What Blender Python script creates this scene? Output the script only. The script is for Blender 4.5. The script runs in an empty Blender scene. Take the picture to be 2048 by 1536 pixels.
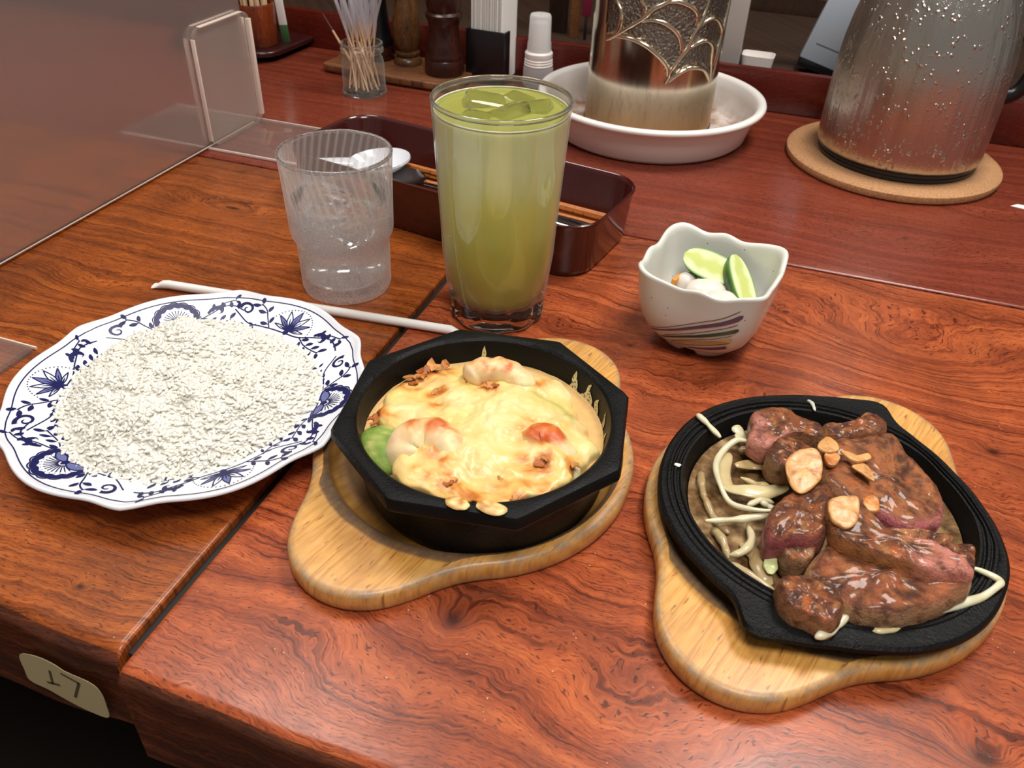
import bpy, bmesh, math, random
from mathutils import Vector, Matrix, noise
PI = math.pi
S = 0.01                      # builders work in centimetres, Blender in metres
C = bpy.context.scene.collection

# ---------------------------------------------------------------- camera
def set_camera():
    pitch, roll, yaw = (math.radians(a) for a in (37.1, 2.3, -18.2))
    f = Vector((math.sin(yaw) * math.cos(pitch), math.cos(yaw) * math.cos(pitch), -math.sin(pitch)))
    rt = Vector((math.cos(yaw), -math.sin(yaw), 0))
    up = rt.cross(f)
    r2 = rt * math.cos(roll) + up * math.sin(roll)
    u2 = -rt * math.sin(roll) + up * math.cos(roll)
    cd = bpy.data.cameras.new('camera')
    co = bpy.data.objects.new('camera', cd)
    C.objects.link(co)
    m = Matrix((r2, u2, -f)).transposed().to_4x4()
    m.translation = Vector((0, 0, 0.33))
    co.matrix_world = m
    cd.sensor_width = 36
    cd.lens = 1660 * 36 / 2048
    cd.clip_start = 0.01
    cd.dof.use_dof = True
    cd.dof.focus_distance = 0.52
    cd.dof.aperture_fstop = 18
    bpy.context.scene.camera = co
set_camera()

# ---------------------------------------------------------------- light
world = bpy.data.worlds.new('world')
bpy.context.scene.world = world
world.use_nodes = True
world.node_tree.nodes['Background'].inputs[0].default_value = (1.0, 0.93, 0.87, 1)
world.node_tree.nodes['Background'].inputs[1].default_value = 0.25
vs = bpy.context.scene.view_settings
vs.view_transform = 'Standard'
vs.look = 'None'
vs.exposure = -0.14
bpy.context.scene.cycles.transparent_max_bounces = 24
vs.gamma = 1.0
vs.use_curve_mapping = False

def area(name, loc, target, size, power, col=(1, 0.95, 0.89)):
    l = bpy.data.lights.new(name, 'AREA')
    l.shape = 'RECTANGLE'
    l.size, l.size_y = size[0] * S, size[1] * S
    l.energy = power
    l.color = col
    o = bpy.data.objects.new(name, l)
    C.objects.link(o)
    o.location = Vector(loc) * S
    d = (Vector(target) - Vector(loc)).normalized()
    o.rotation_euler = d.to_track_quat('-Z', 'Y').to_euler()
    return o
area('ceiling_lamp', (34, 96, 150), (16, 52, 0), (40, 40), 19)
area('ceiling_lamp', (-75, 75, 155), (-36, 42, 0), (44, 44), 9.5)
area('ceiling_lamp', (25, -20, 160), (0, 34, 0), (50, 50), 20)

# ---------------------------------------------------------------- mesh helpers
def link(name, me, parent=None, loc=(0, 0, 0), rz=0, rot=None):
    o = bpy.data.objects.new(name, me)
    C.objects.link(o)
    o.location = Vector(loc) * S
    o.rotation_euler = rot if rot else (0, 0, rz)
    if parent:
        o.parent = parent
    return o

def mesh(name, vf, mat, smooth=True, sharp=38, cols=None, fix=True):
    v, f = vf
    me = bpy.data.meshes.new(name)
    me.from_pydata([(p[0] * S, p[1] * S, p[2] * S) for p in v], [], f)
    me.materials.append(mat)
    if fix:
        bm = bmesh.new()
        bm.from_mesh(me)
        bmesh.ops.recalc_face_normals(bm, faces=bm.faces)
        bm.to_mesh(me)
        bm.free()
    if smooth:
        me.polygons.foreach_set('use_smooth', [True] * len(me.polygons))
        me.set_sharp_from_angle(angle=math.radians(sharp))
    if cols:
        a = me.color_attributes.new('Col', 'FLOAT_COLOR', 'POINT')
        flat = []
        for c in cols:
            flat += [c[0], c[1], c[2], 1.0]
        a.data.foreach_set('color', flat)
    me.update()
    return me

def mk(name, vf, mat, parent=None, loc=(0, 0, 0), rz=0, rot=None, smooth=True, sharp=38, cols=None):
    return link(name, mesh(name, vf, mat, smooth, sharp, cols), parent, loc, rz, rot)

def tag(o, label, cat, group=None, kind=None):
    o['label'] = label
    if cat:
        o['category'] = cat
    if group:
        o['group'] = group
    if kind:
        o['kind'] = kind
    return o

def thing(name, label, cat, loc=(0, 0, 0), rz=0, group=None, rot=None):
    o = bpy.data.objects.new(name, None)
    o.empty_display_size = 0.01
    C.objects.link(o)
    o.location = Vector(loc) * S
    o.rotation_euler = rot if rot else (0, 0, rz)
    return tag(o, label, cat, group)

def struct(o, label=None):
    o['kind'] = 'structure'
    if label:
        o['label'] = label
    return o

def dup(root, loc, rot, label=None):
    r = root.copy()
    C.objects.link(r)
    r.location = Vector(loc) * S
    r.rotation_euler = rot
    if label:
        r['label'] = label
    for ch in list(root.children):
        c = ch.copy()
        C.objects.link(c)
        c.parent = r
        for g in list(ch.children):
            d = g.copy()
            C.objects.link(d)
            d.parent = c
    return r

def join(*parts):
    V, F = [], []
    for v, f in parts:
        b = len(V)
        V += list(v)
        F += [tuple(i + b for i in q) for q in f]
    return V, F

def move(vf, d=(0, 0, 0), rz=0, m=None):
    v, f = vf
    M = m if m else Matrix.Rotation(rz, 3, 'Z')
    d = Vector(d)
    return [tuple(M @ Vector(p) + d) for p in v], f

def loft(rings, cap0=True, cap1=True, closed=True):
    n = len(rings[0])
    V, F = [], []
    for r in rings:
        V += [tuple(p) for p in r]
    for i in range(len(rings) - 1):
        a, b = i * n, (i + 1) * n
        for j in range(n if closed else n - 1):
            k = (j + 1) % n
            F.append((a + j, a + k, b + k, b + j))
    def cap(idx, flip):
        c = [sum(V[i][q] for i in idx) / len(idx) for q in range(3)]
        V.append(tuple(c))
        ci = len(V) - 1
        for j in range(len(idx)):
            k = (j + 1) % len(idx)
            F.append((ci, idx[k], idx[j]) if flip else (ci, idx[j], idx[k]))
    if cap0:
        cap(list(range(n)), True)
    if cap1:
        b = (len(rings) - 1) * n
        cap(list(range(b, b + n)), False)
    return V, F

def lathe(prof, n=64, rf=None, cap0=True, cap1=True):
    rings = []
    for i, (r, z) in enumerate(prof):
        ring = []
        for j in range(n):
            t = 2 * PI * j / n
            q = max(r, 1e-4) * (rf(t, z, i) if rf else 1)
            ring.append((q * math.cos(t), q * math.sin(t), z))
        rings.append(ring)
    return loft(rings, cap0, cap1)

def crom(pts, n, closed=False):
    """Catmull-Rom resample to n points, works for any dimension"""
    m = len(pts)
    out = []
    segs = m if closed else m - 1
    for i in range(n):
        u = i / n * segs if closed else i / (n - 1) * segs
        k = min(int(u), segs - 1)
        t = u - k
        g = (lambda q: pts[q % m]) if closed else (lambda q: pts[max(0, min(m - 1, q))])
        p0, p1, p2, p3 = g(k - 1), g(k), g(k + 1), g(k + 2)
        out.append(tuple(0.5 * (2 * b + (c - a) * t + (2 * a - 5 * b + 4 * c - d) * t * t + (3 * b - a - 3 * c + d) * t ** 3)
                         for a, b, c, d in zip(p0, p1, p2, p3)))
    return out

def tube(pts, rad, n=10, flat=1.0, caps=True, up=None):
    """tube along pts; rad number or f(t); flat = height/width in the frame kept near 'up'"""
    P = [Vector(p) for p in pts]
    m = len(P)
    rings = []
    U = Vector(up) if up else Vector((0, 0, 1))
    for i in range(m):
        T = (P[min(i + 1, m - 1)] - P[max(i - 1, 0)]).normalized()
        side = T.cross(U)
        if side.length < 1e-4:
            side = T.cross(Vector((1, 0, 0)))
        side.normalize()
        nn = side.cross(T).normalized()
        t = i / (m - 1)
        r = rad(t) if callable(rad) else rad
        rings.append([tuple(P[i] + side * r * math.cos(2 * PI * j / n) + nn * r * flat * math.sin(2 * PI * j / n)) for j in range(n)])
    return loft(rings, caps, caps)

def rrect(w, d, r, k=6):
    """rounded rectangle outline, width w (x), depth d (y)"""
    out = []
    r = min(r, w / 2 - 1e-3, d / 2 - 1e-3)
    for cx, cy, a0 in ((w / 2 - r, d / 2 - r, 0), (-w / 2 + r, d / 2 - r, 90), (-w / 2 + r, -d / 2 + r, 180), (w / 2 - r, -d / 2 + r, 270)):
        for i in range(k + 1):
            a = math.radians(a0 + 90 * i / k)
            out.append((cx + r * math.cos(a), cy + r * math.sin(a)))
    return out

def inset(ol, d):
    n = len(ol)
    out = []
    for i in range(n):
        a, b, c = Vector(ol[i - 1]), Vector(ol[i]), Vector(ol[(i + 1) % n])
        t = (c - a)
        nrm = Vector((-t.y, t.x)).normalized()
        out.append(tuple(b + nrm * d))
    return out

def prism(ol, z0, z1, bev=0.1, k=3):
    """outline (ccw) extruded with rounded edges"""
    rings = []
    for i in range(k + 1):
        a = PI / 2 * i / k
        rings.append([(x, y, z0 + bev * (1 - math.cos(a))) for x, y in inset(ol, bev * (1 - math.sin(a)))])
    for i in range(k + 1):
        a = PI / 2 * i / k
        rings.append([(x, y, z1 - bev + bev * math.sin(a)) for x, y in inset(ol, bev * (1 - math.cos(a)))])
    return loft(rings)

def box(w, d, h, r=0.1, bev=0.06, z0=0):
    return prism(rrect(w, d, max(r, bev * 1.2), 4), z0, z0 + h, bev, 2)

def fbm(x, y, z=0, o=4):
    s, a, f = 0, 0.5, 1
    for _ in range(o):
        s += a * noise.noise(Vector((x * f, y * f, z * f)))
        a *= 0.5
        f *= 2.1
    return s

def mixc(a, b, t):
    t = max(0, min(1, t))
    return tuple(p * (1 - t) + q * t for p, q in zip(a, b))

def sstep(a, b, x):
    t = max(0, min(1, (x - a) / (b - a)))
    return t * t * (3 - 2 * t)

def srgb(r, g, b):
    return tuple(((c / 255 + 0.055) / 1.055) ** 2.4 if c > 10 else c / 255 / 12.92 for c in (r, g, b))

# ---------------------------------------------------------------- material helpers
class G:
    def __init__(s, name):
        s.m = bpy.data.materials.new(name)
        s.m.use_nodes = True
        s.nt = s.m.node_tree
        s.b = s.nt.nodes['Principled BSDF']
        s.out = s.nt.nodes['Material Output']
    def put(s, sock, v):
        if isinstance(v, bpy.types.NodeSocket):
            s.nt.links.new(v, sock)
        elif isinstance(v, (tuple, list)) and len(v) == 3 and sock.type == 'RGBA':
            sock.default_value = (*v, 1)
        else:
            sock.default_value = v
    def node(s, t, props=None, **inp):
        n = s.nt.nodes.new(t)
        for k, v in (props or {}).items():
            setattr(n, k, v)
        for k, v in inp.items():
            s.put(n.inputs[int(k[1:]) if k[0] == 'i' and k[1:].isdigit() else k.replace('_', ' ')], v)
        return n
    def math(s, op, a, b=0.0, c=None):
        n = s.node('ShaderNodeMath', {'operation': op}, i0=a, i1=b)
        if c is not None:
            s.put(n.inputs[2], c)
        return n.outputs[0]
    def obj(s, sc=(100, 100, 100), loc=(0, 0, 0), rot=(0, 0, 0)):
        tc = s.node('ShaderNodeTexCoord')
        mp = s.node('ShaderNodeMapping', None, Vector=tc.outputs['Object'], Scale=sc, Location=loc, Rotation=rot)
        return mp.outputs[0]
    def sep(s, v):
        n = s.node('ShaderNodeSeparateXYZ', None, i0=v)
        return n.outputs
    def comb(s, x, y, z=0.0):
        return s.node('ShaderNodeCombineXYZ', None, i0=x, i1=y, i2=z).outputs[0]
    def noise(s, v, scale=1.0, detail=3.0, rough=0.5, dist=0.0, dim='3D', w=None):
        n = s.node('ShaderNodeTexNoise', {'noise_dimensions': dim})
        if dim != '1D':
            s.put(n.inputs['Vector'], v)
        if w is not None:
            s.put(n.inputs['W'], w)
        s.put(n.inputs['Scale'], scale)
        s.put(n.inputs['Detail'], detail)
        s.put(n.inputs['Roughness'], rough)
        s.put(n.inputs['Distortion'], dist)
        return n.outputs[0]
    def voro(s, v, scale=1.0, feature='F1', out='Distance', rnd=1.0):
        n = s.node('ShaderNodeTexVoronoi', {'feature': feature}, Vector=v, Scale=scale, Randomness=rnd)
        return n.outputs[out]
    def ramp(s, fac, stops, interp='LINEAR'):
        n = s.node('ShaderNodeValToRGB', None, Fac=fac)
        cr = n.color_ramp
        cr.interpolation = interp
        while len(cr.elements) < len(stops):
            cr.elements.new(0.5)
        for e, (p, c) in zip(cr.elements, stops):
            e.position = p
            e.color = (*c, 1) if isinstance(c, (tuple, list)) else (c, c, c, 1)
        return n.outputs[0]
    def mix(s, fac, a, b, blend='MIX'):
        n = s.node('ShaderNodeMix', {'data_type': 'RGBA', 'blend_type': blend})
        s.put(n.inputs[0], fac)
        s.put(n.inputs[6], a)
        s.put(n.inputs[7], b)
        return n.outputs[2]
    def attr(s, name='Col'):
        return s.node('ShaderNodeAttribute', {'attribute_name': name}).outputs['Color']
    def wallfresnel(s, ior, nrm=None):
        """Fresnel of a thin wall: the same from either side"""
        bf = s.node('ShaderNodeNewGeometry').outputs['Backfacing']
        n = s.node('ShaderNodeFresnel', None, IOR=s.math('ADD', ior, s.math('MULTIPLY', bf, 1.0 / ior - ior)))
        if nrm is not None:
            s.put(n.inputs['Normal'], nrm)
        return n
    def bump(s, h, strength=0.3, dist=0.05, nrm=None):
        n = s.node('ShaderNodeBump', None, Height=h, Strength=strength, Distance=dist * S)
        if nrm is not None:
            s.put(n.inputs['Normal'], nrm)
        return n.outputs[0]
    def set(s, **kw):
        for k, v in kw.items():
            s.put(s.b.inputs[k.replace('_', ' ')], v)
        return s.m

def plain(name, col, rough=0.5, metal=0.0, **kw):
    g = G(name)
    return g.set(Base_Color=col, Roughness=rough, Metallic=metal, **kw)

def grain(name, dark, mid, light, along='x', rough=0.3, freq=1.0, wav=2.4, fine=0.8, streak=9.0, knots=(), blotch=0.5, bumpk=0.1,
          specks=0.0, lines=0.6, rot=0.0, zdir=False, spec=0.5):
    """lumber whose growth lines run along one axis, wandering with large and small waves"""
    g = G(name)
    p = g.obj(rot=(0, 0, rot))
    X, Y, Z = g.sep(p)
    if along == 'y':
        X, Y = Y, X
    if along == 'z':
        X, Y = Z, g.math('ADD', X, g.math('MULTIPLY', Y, 0.8))
    elif zdir:
        Y = g.math('ADD', Y, g.math('MULTIPLY', Z, 1.0))
    v = g.comb(X, Y, 0.0)
    n1 = g.noise(g.node('ShaderNodeVectorMath', {'operation': 'MULTIPLY'}, i0=v, i1=(0.055, 0.085, 1)).outputs[0], 1.0, 2, 0.5)
    n2 = g.noise(g.node('ShaderNodeVectorMath', {'operation': 'MULTIPLY'}, i0=v, i1=(0.33, 0.3, 1)).outputs[0], 1.0, 3, 0.55)
    gg = g.math('ADD', Y, g.math('MULTIPLY', g.math('SUBTRACT', n1, 0.5), wav * 2.2))
    gg = g.math('ADD', gg, g.math('MULTIPLY', g.math('SUBTRACT', n2, 0.5), fine * 2))
    dk = None
    for kx, ky, amp, sx, sy in knots:
        dx = g.math('DIVIDE', g.math('SUBTRACT', X, kx), sx)
        dy = g.math('DIVIDE', g.math('SUBTRACT', Y, ky), sy)
        d2 = g.math('ADD', g.math('MULTIPLY', dx, dx), g.math('MULTIPLY', dy, dy))
        e = g.math('POWER', 2.718, g.math('MULTIPLY', d2, -1.0))
        gg = g.math('ADD', gg, g.math('MULTIPLY', e, amp))
        if sx < 2:
            q = g.math('POWER', 2.718, g.math('MULTIPLY', d2, -5.0))
            dk = q if dk is None else g.math('MAXIMUM', dk, q)
    b1 = g.noise(None, 0.8 * freq, 5, 0.68, dim='1D', w=gg)
    b2 = g.noise(None, 3.4 * freq, 3, 0.65, dim='1D', w=g.math('ADD', gg, 31.7))
    fb = g.noise(g.comb(g.math('MULTIPLY', X, 2.6), g.math('MULTIPLY', gg, streak * 3.2), 1.0), 1.0, 3, 0.65)
    st = g.noise(g.comb(g.math('MULTIPLY', X, 0.9), g.math('MULTIPLY', gg, streak), 0.0), 1.0, 3, 0.6)
    f = g.math('ADD', g.math('ADD', g.math('MULTIPLY', b1, 0.42), g.math('MULTIPLY', st, 0.36)), g.math('MULTIPLY', fb, 0.22))
    col = g.ramp(f, [(0.36, dark), (0.5, mid), (0.63, light)])
    ln = g.math('MULTIPLY', g.ramp(b2, [(0.36, 1.0), (0.43, 0.0)]), g.ramp(n2, [(0.38, 0.2), (0.6, 1.0)]))
    col = g.mix(g.math('MULTIPLY', ln, lines), col, tuple(c * 0.55 for c in dark))
    bl = g.noise(v, 0.16, 4, 0.6)
    col = g.mix(g.math('MULTIPLY', g.ramp(bl, [(0.42, 0.0), (0.66, 1.0)]), blotch), col, tuple(c * 0.9 for c in dark))
    pores = g.ramp(g.noise(g.comb(g.math('MULTIPLY', X, 2.2), g.math('MULTIPLY', gg, 13), 0.0), 1.0, 2, 0.5), [(0.35, 1.0), (0.40, 0.0)])
    col = g.mix(g.math('MULTIPLY', pores, 0.75), col, tuple(c * 0.35 for c in dark))
    if dk is not None:
        col = g.mix(g.math('MINIMUM', dk, 0.85), col, tuple(c * 0.25 for c in dark))
    if specks:
        sp = g.ramp(g.voro(p, 1.7), [(0.045, 1.0), (0.07, 0.0)])
        gate = g.ramp(g.noise(v, 0.35, 2), [(0.5, 0.0), (0.62, 1.0)])
        col = g.mix(g.math('MULTIPLY', g.math('MULTIPLY', sp, gate), specks), col, (0.75, 0.6, 0.45))
    ro = g.math('ADD', rough, g.math('MULTIPLY', g.math('SUBTRACT', bl, 0.5), 0.25))
    return g.set(Base_Color=col, Roughness=ro, Specular_IOR_Level=spec, Normal=g.bump(g.math('ADD', st, g.math('MULTIPLY', pores, -0.7)), bumpk, 0.03))

def thin_glass(name, tint=(0.97, 0.98, 0.97), gloss=0.05, haze=0.0, hazecol=(0.8, 0.8, 0.8), f0=1.45, edge=0.0):
    """thin clear wall: passes light straight through, mirrors by Fresnel, optional milky haze"""
    g = G(name)
    tr = g.node('ShaderNodeBsdfTransparent', None, Color=tint)
    gl = g.node('ShaderNodeBsdfGlossy', None, Color=(1, 1, 1), Roughness=gloss)
    fr = g.wallfresnel(f0)
    a = g.node('ShaderNodeMixShader', None, i0=fr.outputs[0], i1=tr.outputs[0], i2=gl.outputs[0])
    o = a.outputs[0]
    if haze:
        df = g.node('ShaderNodeBsdfDiffuse', None, Color=hazecol)
        tl = g.node('ShaderNodeBsdfTranslucent', None, Color=hazecol)
        h = g.node('ShaderNodeMixShader', None, i0=0.5, i1=df.outputs[0], i2=tl.outputs[0])
        lw = g.node('ShaderNodeLayerWeight', None, Blend=0.5).outputs['Facing']      # more wall is crossed near the silhouette
        hz = g.math('ADD', haze, g.math('MULTIPLY', g.math('POWER', lw, 4.0), edge))
        o = g.node('ShaderNodeMixShader', None, i0=hz, i1=o, i2=h.outputs[0]).outputs[0]
    g.nt.links.new(o, g.out.inputs[0])
    return g.m
# ---------------------------------------------------------------- materials
KN = ((-10.0, 22.8, 1.6, 1.0, 1.2), (12.5, 56.0, 7.0, 8.5, 4.5), (13.6, 24.3, 1.8, 1.5, 1.1), (-12.5, 18.0, 2.0, 5.0, 3.0), (2.6, 57.8, 0.8, 0.7, 0.5),
      (16.0, 46.0, 1.0, 0.9, 0.7), (-16.3, 20.5, -1.6, 3.0, 2.2), (-1.0, 19.0, 2.4, 6.0, 3.0), (-7.4, 48.9, 0.6, 0.5, 0.4), (3.0, 47.5, -1.5, 4.0, 2.0))
M_TABLE = grain('lacquered_burl_wood', srgb(102, 44, 27), srgb(168, 82, 47), srgb(198, 106, 60), rough=0.28, spec=0.4, wav=2.8, fine=0.85, freq=0.85, knots=KN,
                specks=0.8, blotch=0.5, lines=0.85)
M_TABLE2 = grain('lacquered_golden_wood', srgb(84, 40, 18), srgb(158, 80, 32), srgb(190, 106, 44), rough=0.3, spec=0.4, wav=1.3, fine=0.5, freq=1.3,
                 knots=((-27.7, 18.1, 0.6, 0.6, 0.4), (-46.5, 56.0, 2.0, 6.0, 1.6), (-45.5, 56.6, 1.0, 1.9, 0.6), (-47.0, 41.0, 1.6, 5.0, 2.0)), specks=0.5, blotch=0.5, lines=0.65)
M_COUNTER = grain('red_lacquer_veneer', srgb(94, 40, 28), srgb(126, 57, 40), srgb(146, 70, 50), rough=0.22, wav=1.6, fine=0.18, freq=0.9, streak=6,
                  knots=((10, 72, 2.5, 9, 3.0), (18.5, 82, 2.2, 5, 2.4)), blotch=0.2, lines=0.3, bumpk=0.04)
M_UPSTAND = grain('dark_red_lacquer_board', srgb(66, 18, 12), srgb(92, 28, 18), srgb(110, 38, 24), rough=0.25, freq=1.5, blotch=0.2, zdir=True)
M_EDGE = grain('worn_slab_edge_wood', srgb(52, 26, 18), srgb(96, 46, 24), srgb(140, 74, 40), rough=0.3, zdir=True, blotch=0.6)
M_DARKWOOD = grain('dark_brown_wood', srgb(30, 17, 11), srgb(48, 29, 18), srgb(62, 38, 24), rough=0.45, along='z')
M_WALLWOOD = grain('dark_wall_wood', srgb(40, 24, 14), srgb(54, 34, 20), srgb(66, 42, 26), rough=0.5, along='z')  # dark brown wood of the back wall and shelf deck
M_SHELFWOOD = grain('tan_shelf_wood', srgb(110, 66, 34), srgb(140, 90, 50), srgb(160, 106, 62), rough=0.45, zdir=True)
M_BLACK = plain('black_plastic', (0.006, 0.006, 0.007), 0.28)
M_FLOOR = plain('dark_floor', (0.02, 0.013, 0.01), 0.6)
M_GAP = plain('dark_gap_shade', (0.012, 0.008, 0.006), 0.7)  # near-black colour for the shade down in the table gap

def board_mat():
    g = G('pale_trivet_wood')
    p = g.obj()
    X, Y, Z = g.sep(p)
    n1 = g.noise(g.comb(g.math('MULTIPLY', X, 0.35), g.math('MULTIPLY', Y, 0.08), 0.0), 1, 3)
    gx = g.math('ADD', X, g.math('MULTIPLY', g.math('SUBTRACT', n1, 0.5), 1.6))
    st = g.noise(g.comb(g.math('MULTIPLY', gx, 5.0), g.math('MULTIPLY', Y, 0.28), g.math('MULTIPLY', Z, 0.7)), 1, 4, 0.6)
    col = g.ramp(st, [(0.3, srgb(182, 118, 50)), (0.5, srgb(218, 160, 80)), (0.72, srgb(230, 180, 104))])
    bl = g.noise(p, 0.35, 4, 0.6)
    col = g.mix(g.ramp(bl, [(0.5, 0.0), (0.75, 0.6)]), col, srgb(186, 122, 52))
    dash = g.ramp(g.noise(g.comb(g.math('MULTIPLY', gx, 5.0), g.math('MULTIPLY', Y, 0.9), 3.0), 1, 2, 0.5), [(0.31, 1.0), (0.36, 0.0)])
    col = g.mix(g.math('MULTIPLY', dash, 0.7), col, srgb(120, 66, 30))
    # scorched ring where the hot pans sit, and grimy outer edge (vertex mask: r = scorch, g = edge wear)
    a = g.node('ShaderNodeSeparateColor', None, Color=g.attr())
    wn = g.noise(p, 2.4, 5, 0.75)
    sc = g.math('MULTIPLY', a.outputs[0], g.ramp(wn, [(0.3, 0.75), (0.6, 1.0)]))
    col = g.mix(sc, col, g.mix(wn, srgb(36, 26, 20), srgb(112, 88, 70)))
    ed = g.math('MULTIPLY', a.outputs[1], g.ramp(g.noise(p, 0.8, 4, 0.7), [(0.35, 0.1), (0.6, 0.95)]))
    col = g.mix(ed, col, g.mix(wn, srgb(96, 76, 60), srgb(190, 168, 144)))
    fl = g.math('MULTIPLY', a.outputs[2], g.ramp(bl, [(0.35, 0.5), (0.6, 1.0)]))
    col = g.mix(fl, col, srgb(138, 96, 40))
    return g.set(Base_Color=col, Roughness=g.math('ADD', 0.36, g.math('MULTIPLY', a.outputs[0], 0.3)), Normal=g.bump(g.math('ADD', st, g.math('MULTIPLY', wn, a.outputs[0])), 0.25, 0.04))
M_BOARD = board_mat()

def iron_mat():
    g = G('black_cast_iron')
    p = g.obj()
    n = g.noise(p, 5.5, 3, 0.6)
    w = g.noise(p, 0.5, 3)
    return g.set(Base_Color=g.mix(w, (0.003, 0.003, 0.003), (0.008, 0.0078, 0.0075)), Roughness=g.ramp(w, [(0.35, 0.3), (0.65, 0.48)]), Specular_IOR_Level=0.14, Normal=g.bump(g.noise(p, 9, 3, 0.7), 0.5, 0.05, g.bump(n, 0.6, 0.05)))
M_IRON = iron_mat()

def vcol(name, rough=0.4, bumps=((6, 0.3, 0.03),), spec=0.5, sss=0.0, sssr=(0.6, 0.35, 0.2), fib=None, var=0.0, varcol=(0, 0, 0), coat=0.0):
    """material whose own colours come from the mesh colour layer, with fine relief"""
    g = G(name)
    p = g.obj()
    col = g.attr()
    h = None
    for sc, st, ds in bumps:
        n = g.noise(p, sc, 3, 0.6)
        h = g.bump(n, st, ds, h) if h is not None else g.bump(n, st, ds)
    if fib:
        fv = g.node('ShaderNodeVectorMath', {'operation': 'MULTIPLY'}, i0=p, i1=fib).outputs[0]
        fn = g.noise(fv, 1.0, 4, 0.6, 0.4)
        h = g.bump(fn, 0.55, 0.06, h)
        col = g.mix(g.ramp(fn, [(0.42, 0.0), (0.72, 0.4)]), col, g.mix(0.35, col, (0.46, 0.2, 0.08)))
    if var:
        vn = g.noise(p, 1.7, 4, 0.65)
        col = g.mix(g.math('MULTIPLY', g.ramp(vn, [(0.48, 0.0), (0.66, 1.0)]), var), col, varcol)
    kw = dict(Base_Color=col, Roughness=rough, Specular_IOR_Level=spec, Normal=h, Coat_Weight=coat, Coat_Roughness=0.07)
    if sss:
        kw.update(Subsurface_Weight=sss, Subsurface_Radius=sssr, Subsurface_Scale=0.004)
    return g.set(**kw)
M_MEAT = vcol('seared_beef', 0.5, ((3.2, 0.6, 0.12), (8, 0.8, 0.08), (18, 0.7, 0.05)), 0.3, fib=(1.8, 7.0, 3.0), var=0.7, varcol=srgb(56, 25, 15), coat=0.26)
M_CHEESE = vcol('browned_cheese', 0.32, ((1.6, 0.3, 0.10), (6, 0.35, 0.035)), 0.5, sss=0.12, sssr=(0.5, 0.35, 0.12))
M_SHRIMP = vcol('cooked_shrimp', 0.42, ((2.5, 0.3, 0.05), (8, 0.25, 0.02)), 0.5, sss=0.15, sssr=(0.5, 0.25, 0.15))
M_CRUST = vcol('toasted_crust', 0.5, ((7, 0.6, 0.05),))
M_ONION = vcol('wilted_onion', 0.22, ((1.2, 0.2, 0.04), (7, 0.15, 0.02)), 0.55, sss=0.25, sssr=(0.5, 0.5, 0.35))
M_GARLIC = vcol('fried_garlic', 0.34, ((3, 0.35, 0.04), (10, 0.25, 0.02)), 0.5, sss=0.1, var=0.6, varcol=srgb(150, 80, 30))
M_AVO = vcol('baked_avocado', 0.6, ((2.2, 0.5, 0.08), (7, 0.5, 0.04)), 0.25)
M_VEG = vcol('fresh_vegetable', 0.26, ((4, 0.2, 0.02),), 0.5, sss=0.1, sssr=(0.3, 0.4, 0.15))

def rice_mat():
    g = G('steamed_rice')
    n = g.noise(g.obj(), 0.6, 2)
    return g.set(Base_Color=g.mix(n, srgb(230, 226, 212), srgb(240, 238, 230)), Roughness=0.28, Subsurface_Weight=0.15, Subsurface_Radius=(1.0, 0.9, 0.7), Subsurface_Scale=0.0015)
M_RICE = rice_mat()
M_PORCELAIN = plain('white_porcelain', srgb(232, 235, 242), 0.16, Coat_Weight=0.3)
M_PRINT = plain('cobalt_print', srgb(34, 36, 84), 0.25, Specular_IOR_Level=0.15)
M_PRINT2 = plain('pale_cobalt_print', srgb(104, 110, 158), 0.25, Specular_IOR_Level=0.15)

def crackle_mat():
    g = G('speckled_stoneware')
    p = g.obj()
    sp = g.ramp(g.voro(p, 1.35), [(0.05, 1.0), (0.075, 0.0)])
    gate = g.ramp(g.noise(p, 0.9, 2), [(0.42, 0.0), (0.5, 1.0)])
    col = g.mix(g.math('MULTIPLY', sp, gate), g.mix(g.noise(p, 0.4, 2), srgb(214, 214, 204), srgb(226, 226, 220)), srgb(96, 92, 88))
    return g.set(Base_Color=col, Roughness=0.2)
M_BOWL = crackle_mat()

def steel_mat(name, col, rough, aniso=0.0, drops=False, stain=None):
    g = G(name)
    p = g.obj()
    X, Y, Z = g.sep(p)
    br = g.noise(g.comb(g.math('MULTIPLY', X, 1.2), g.math('MULTIPLY', Y, 1.2), g.math('MULTIPLY', Z, 22)), 1, 2)
    h = g.bump(br, 0.06, 0.02)
    ro = g.math('ADD', rough, g.math('MULTIPLY', g.math('SUBTRACT', g.noise(p, 0.5, 3), 0.5), 0.15))
    if drops:
        h = g.bump(g.noise(g.comb(X, Y, g.math('MULTIPLY', Z, 0.015)), 0.4, 3, 0.5), 0.6, 0.9, h)
        d = g.voro(g.comb(X, Y, g.math('MULTIPLY', Z, 0.75)), 2.6, 'SMOOTH_F1')
        dn = g.ramp(d, [(0.1, 1.0), (0.33, 0.0)])
        gate = g.ramp(g.noise(p, 0.55, 3, 0.6), [(0.47, 0.0), (0.6, 1.0)])
        h = g.bump(g.math('MULTIPLY', dn, gate), 0.85, 0.12, h)
        h = g.bump(g.ramp(g.voro(p, 6.0), [(0.1, 1.0), (0.4, 0.0)]), 0.22, 0.04, h)
    if drops:
        g.set(Anisotropic=0.75, Tangent=g.node('ShaderNodeTangent', {'direction_type': 'RADIAL', 'axis': 'Z'}).outputs[0])
    g.set(Base_Color=col, Metallic=1.0, Roughness=ro, Normal=h)
    return g.m
M_STEEL = steel_mat('brushed_steel_with_dew', srgb(206, 202, 194), 0.33, drops=True)
M_CUTLERY = plain('polished_steel', srgb(150, 146, 146), 0.12, 1.0)

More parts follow.
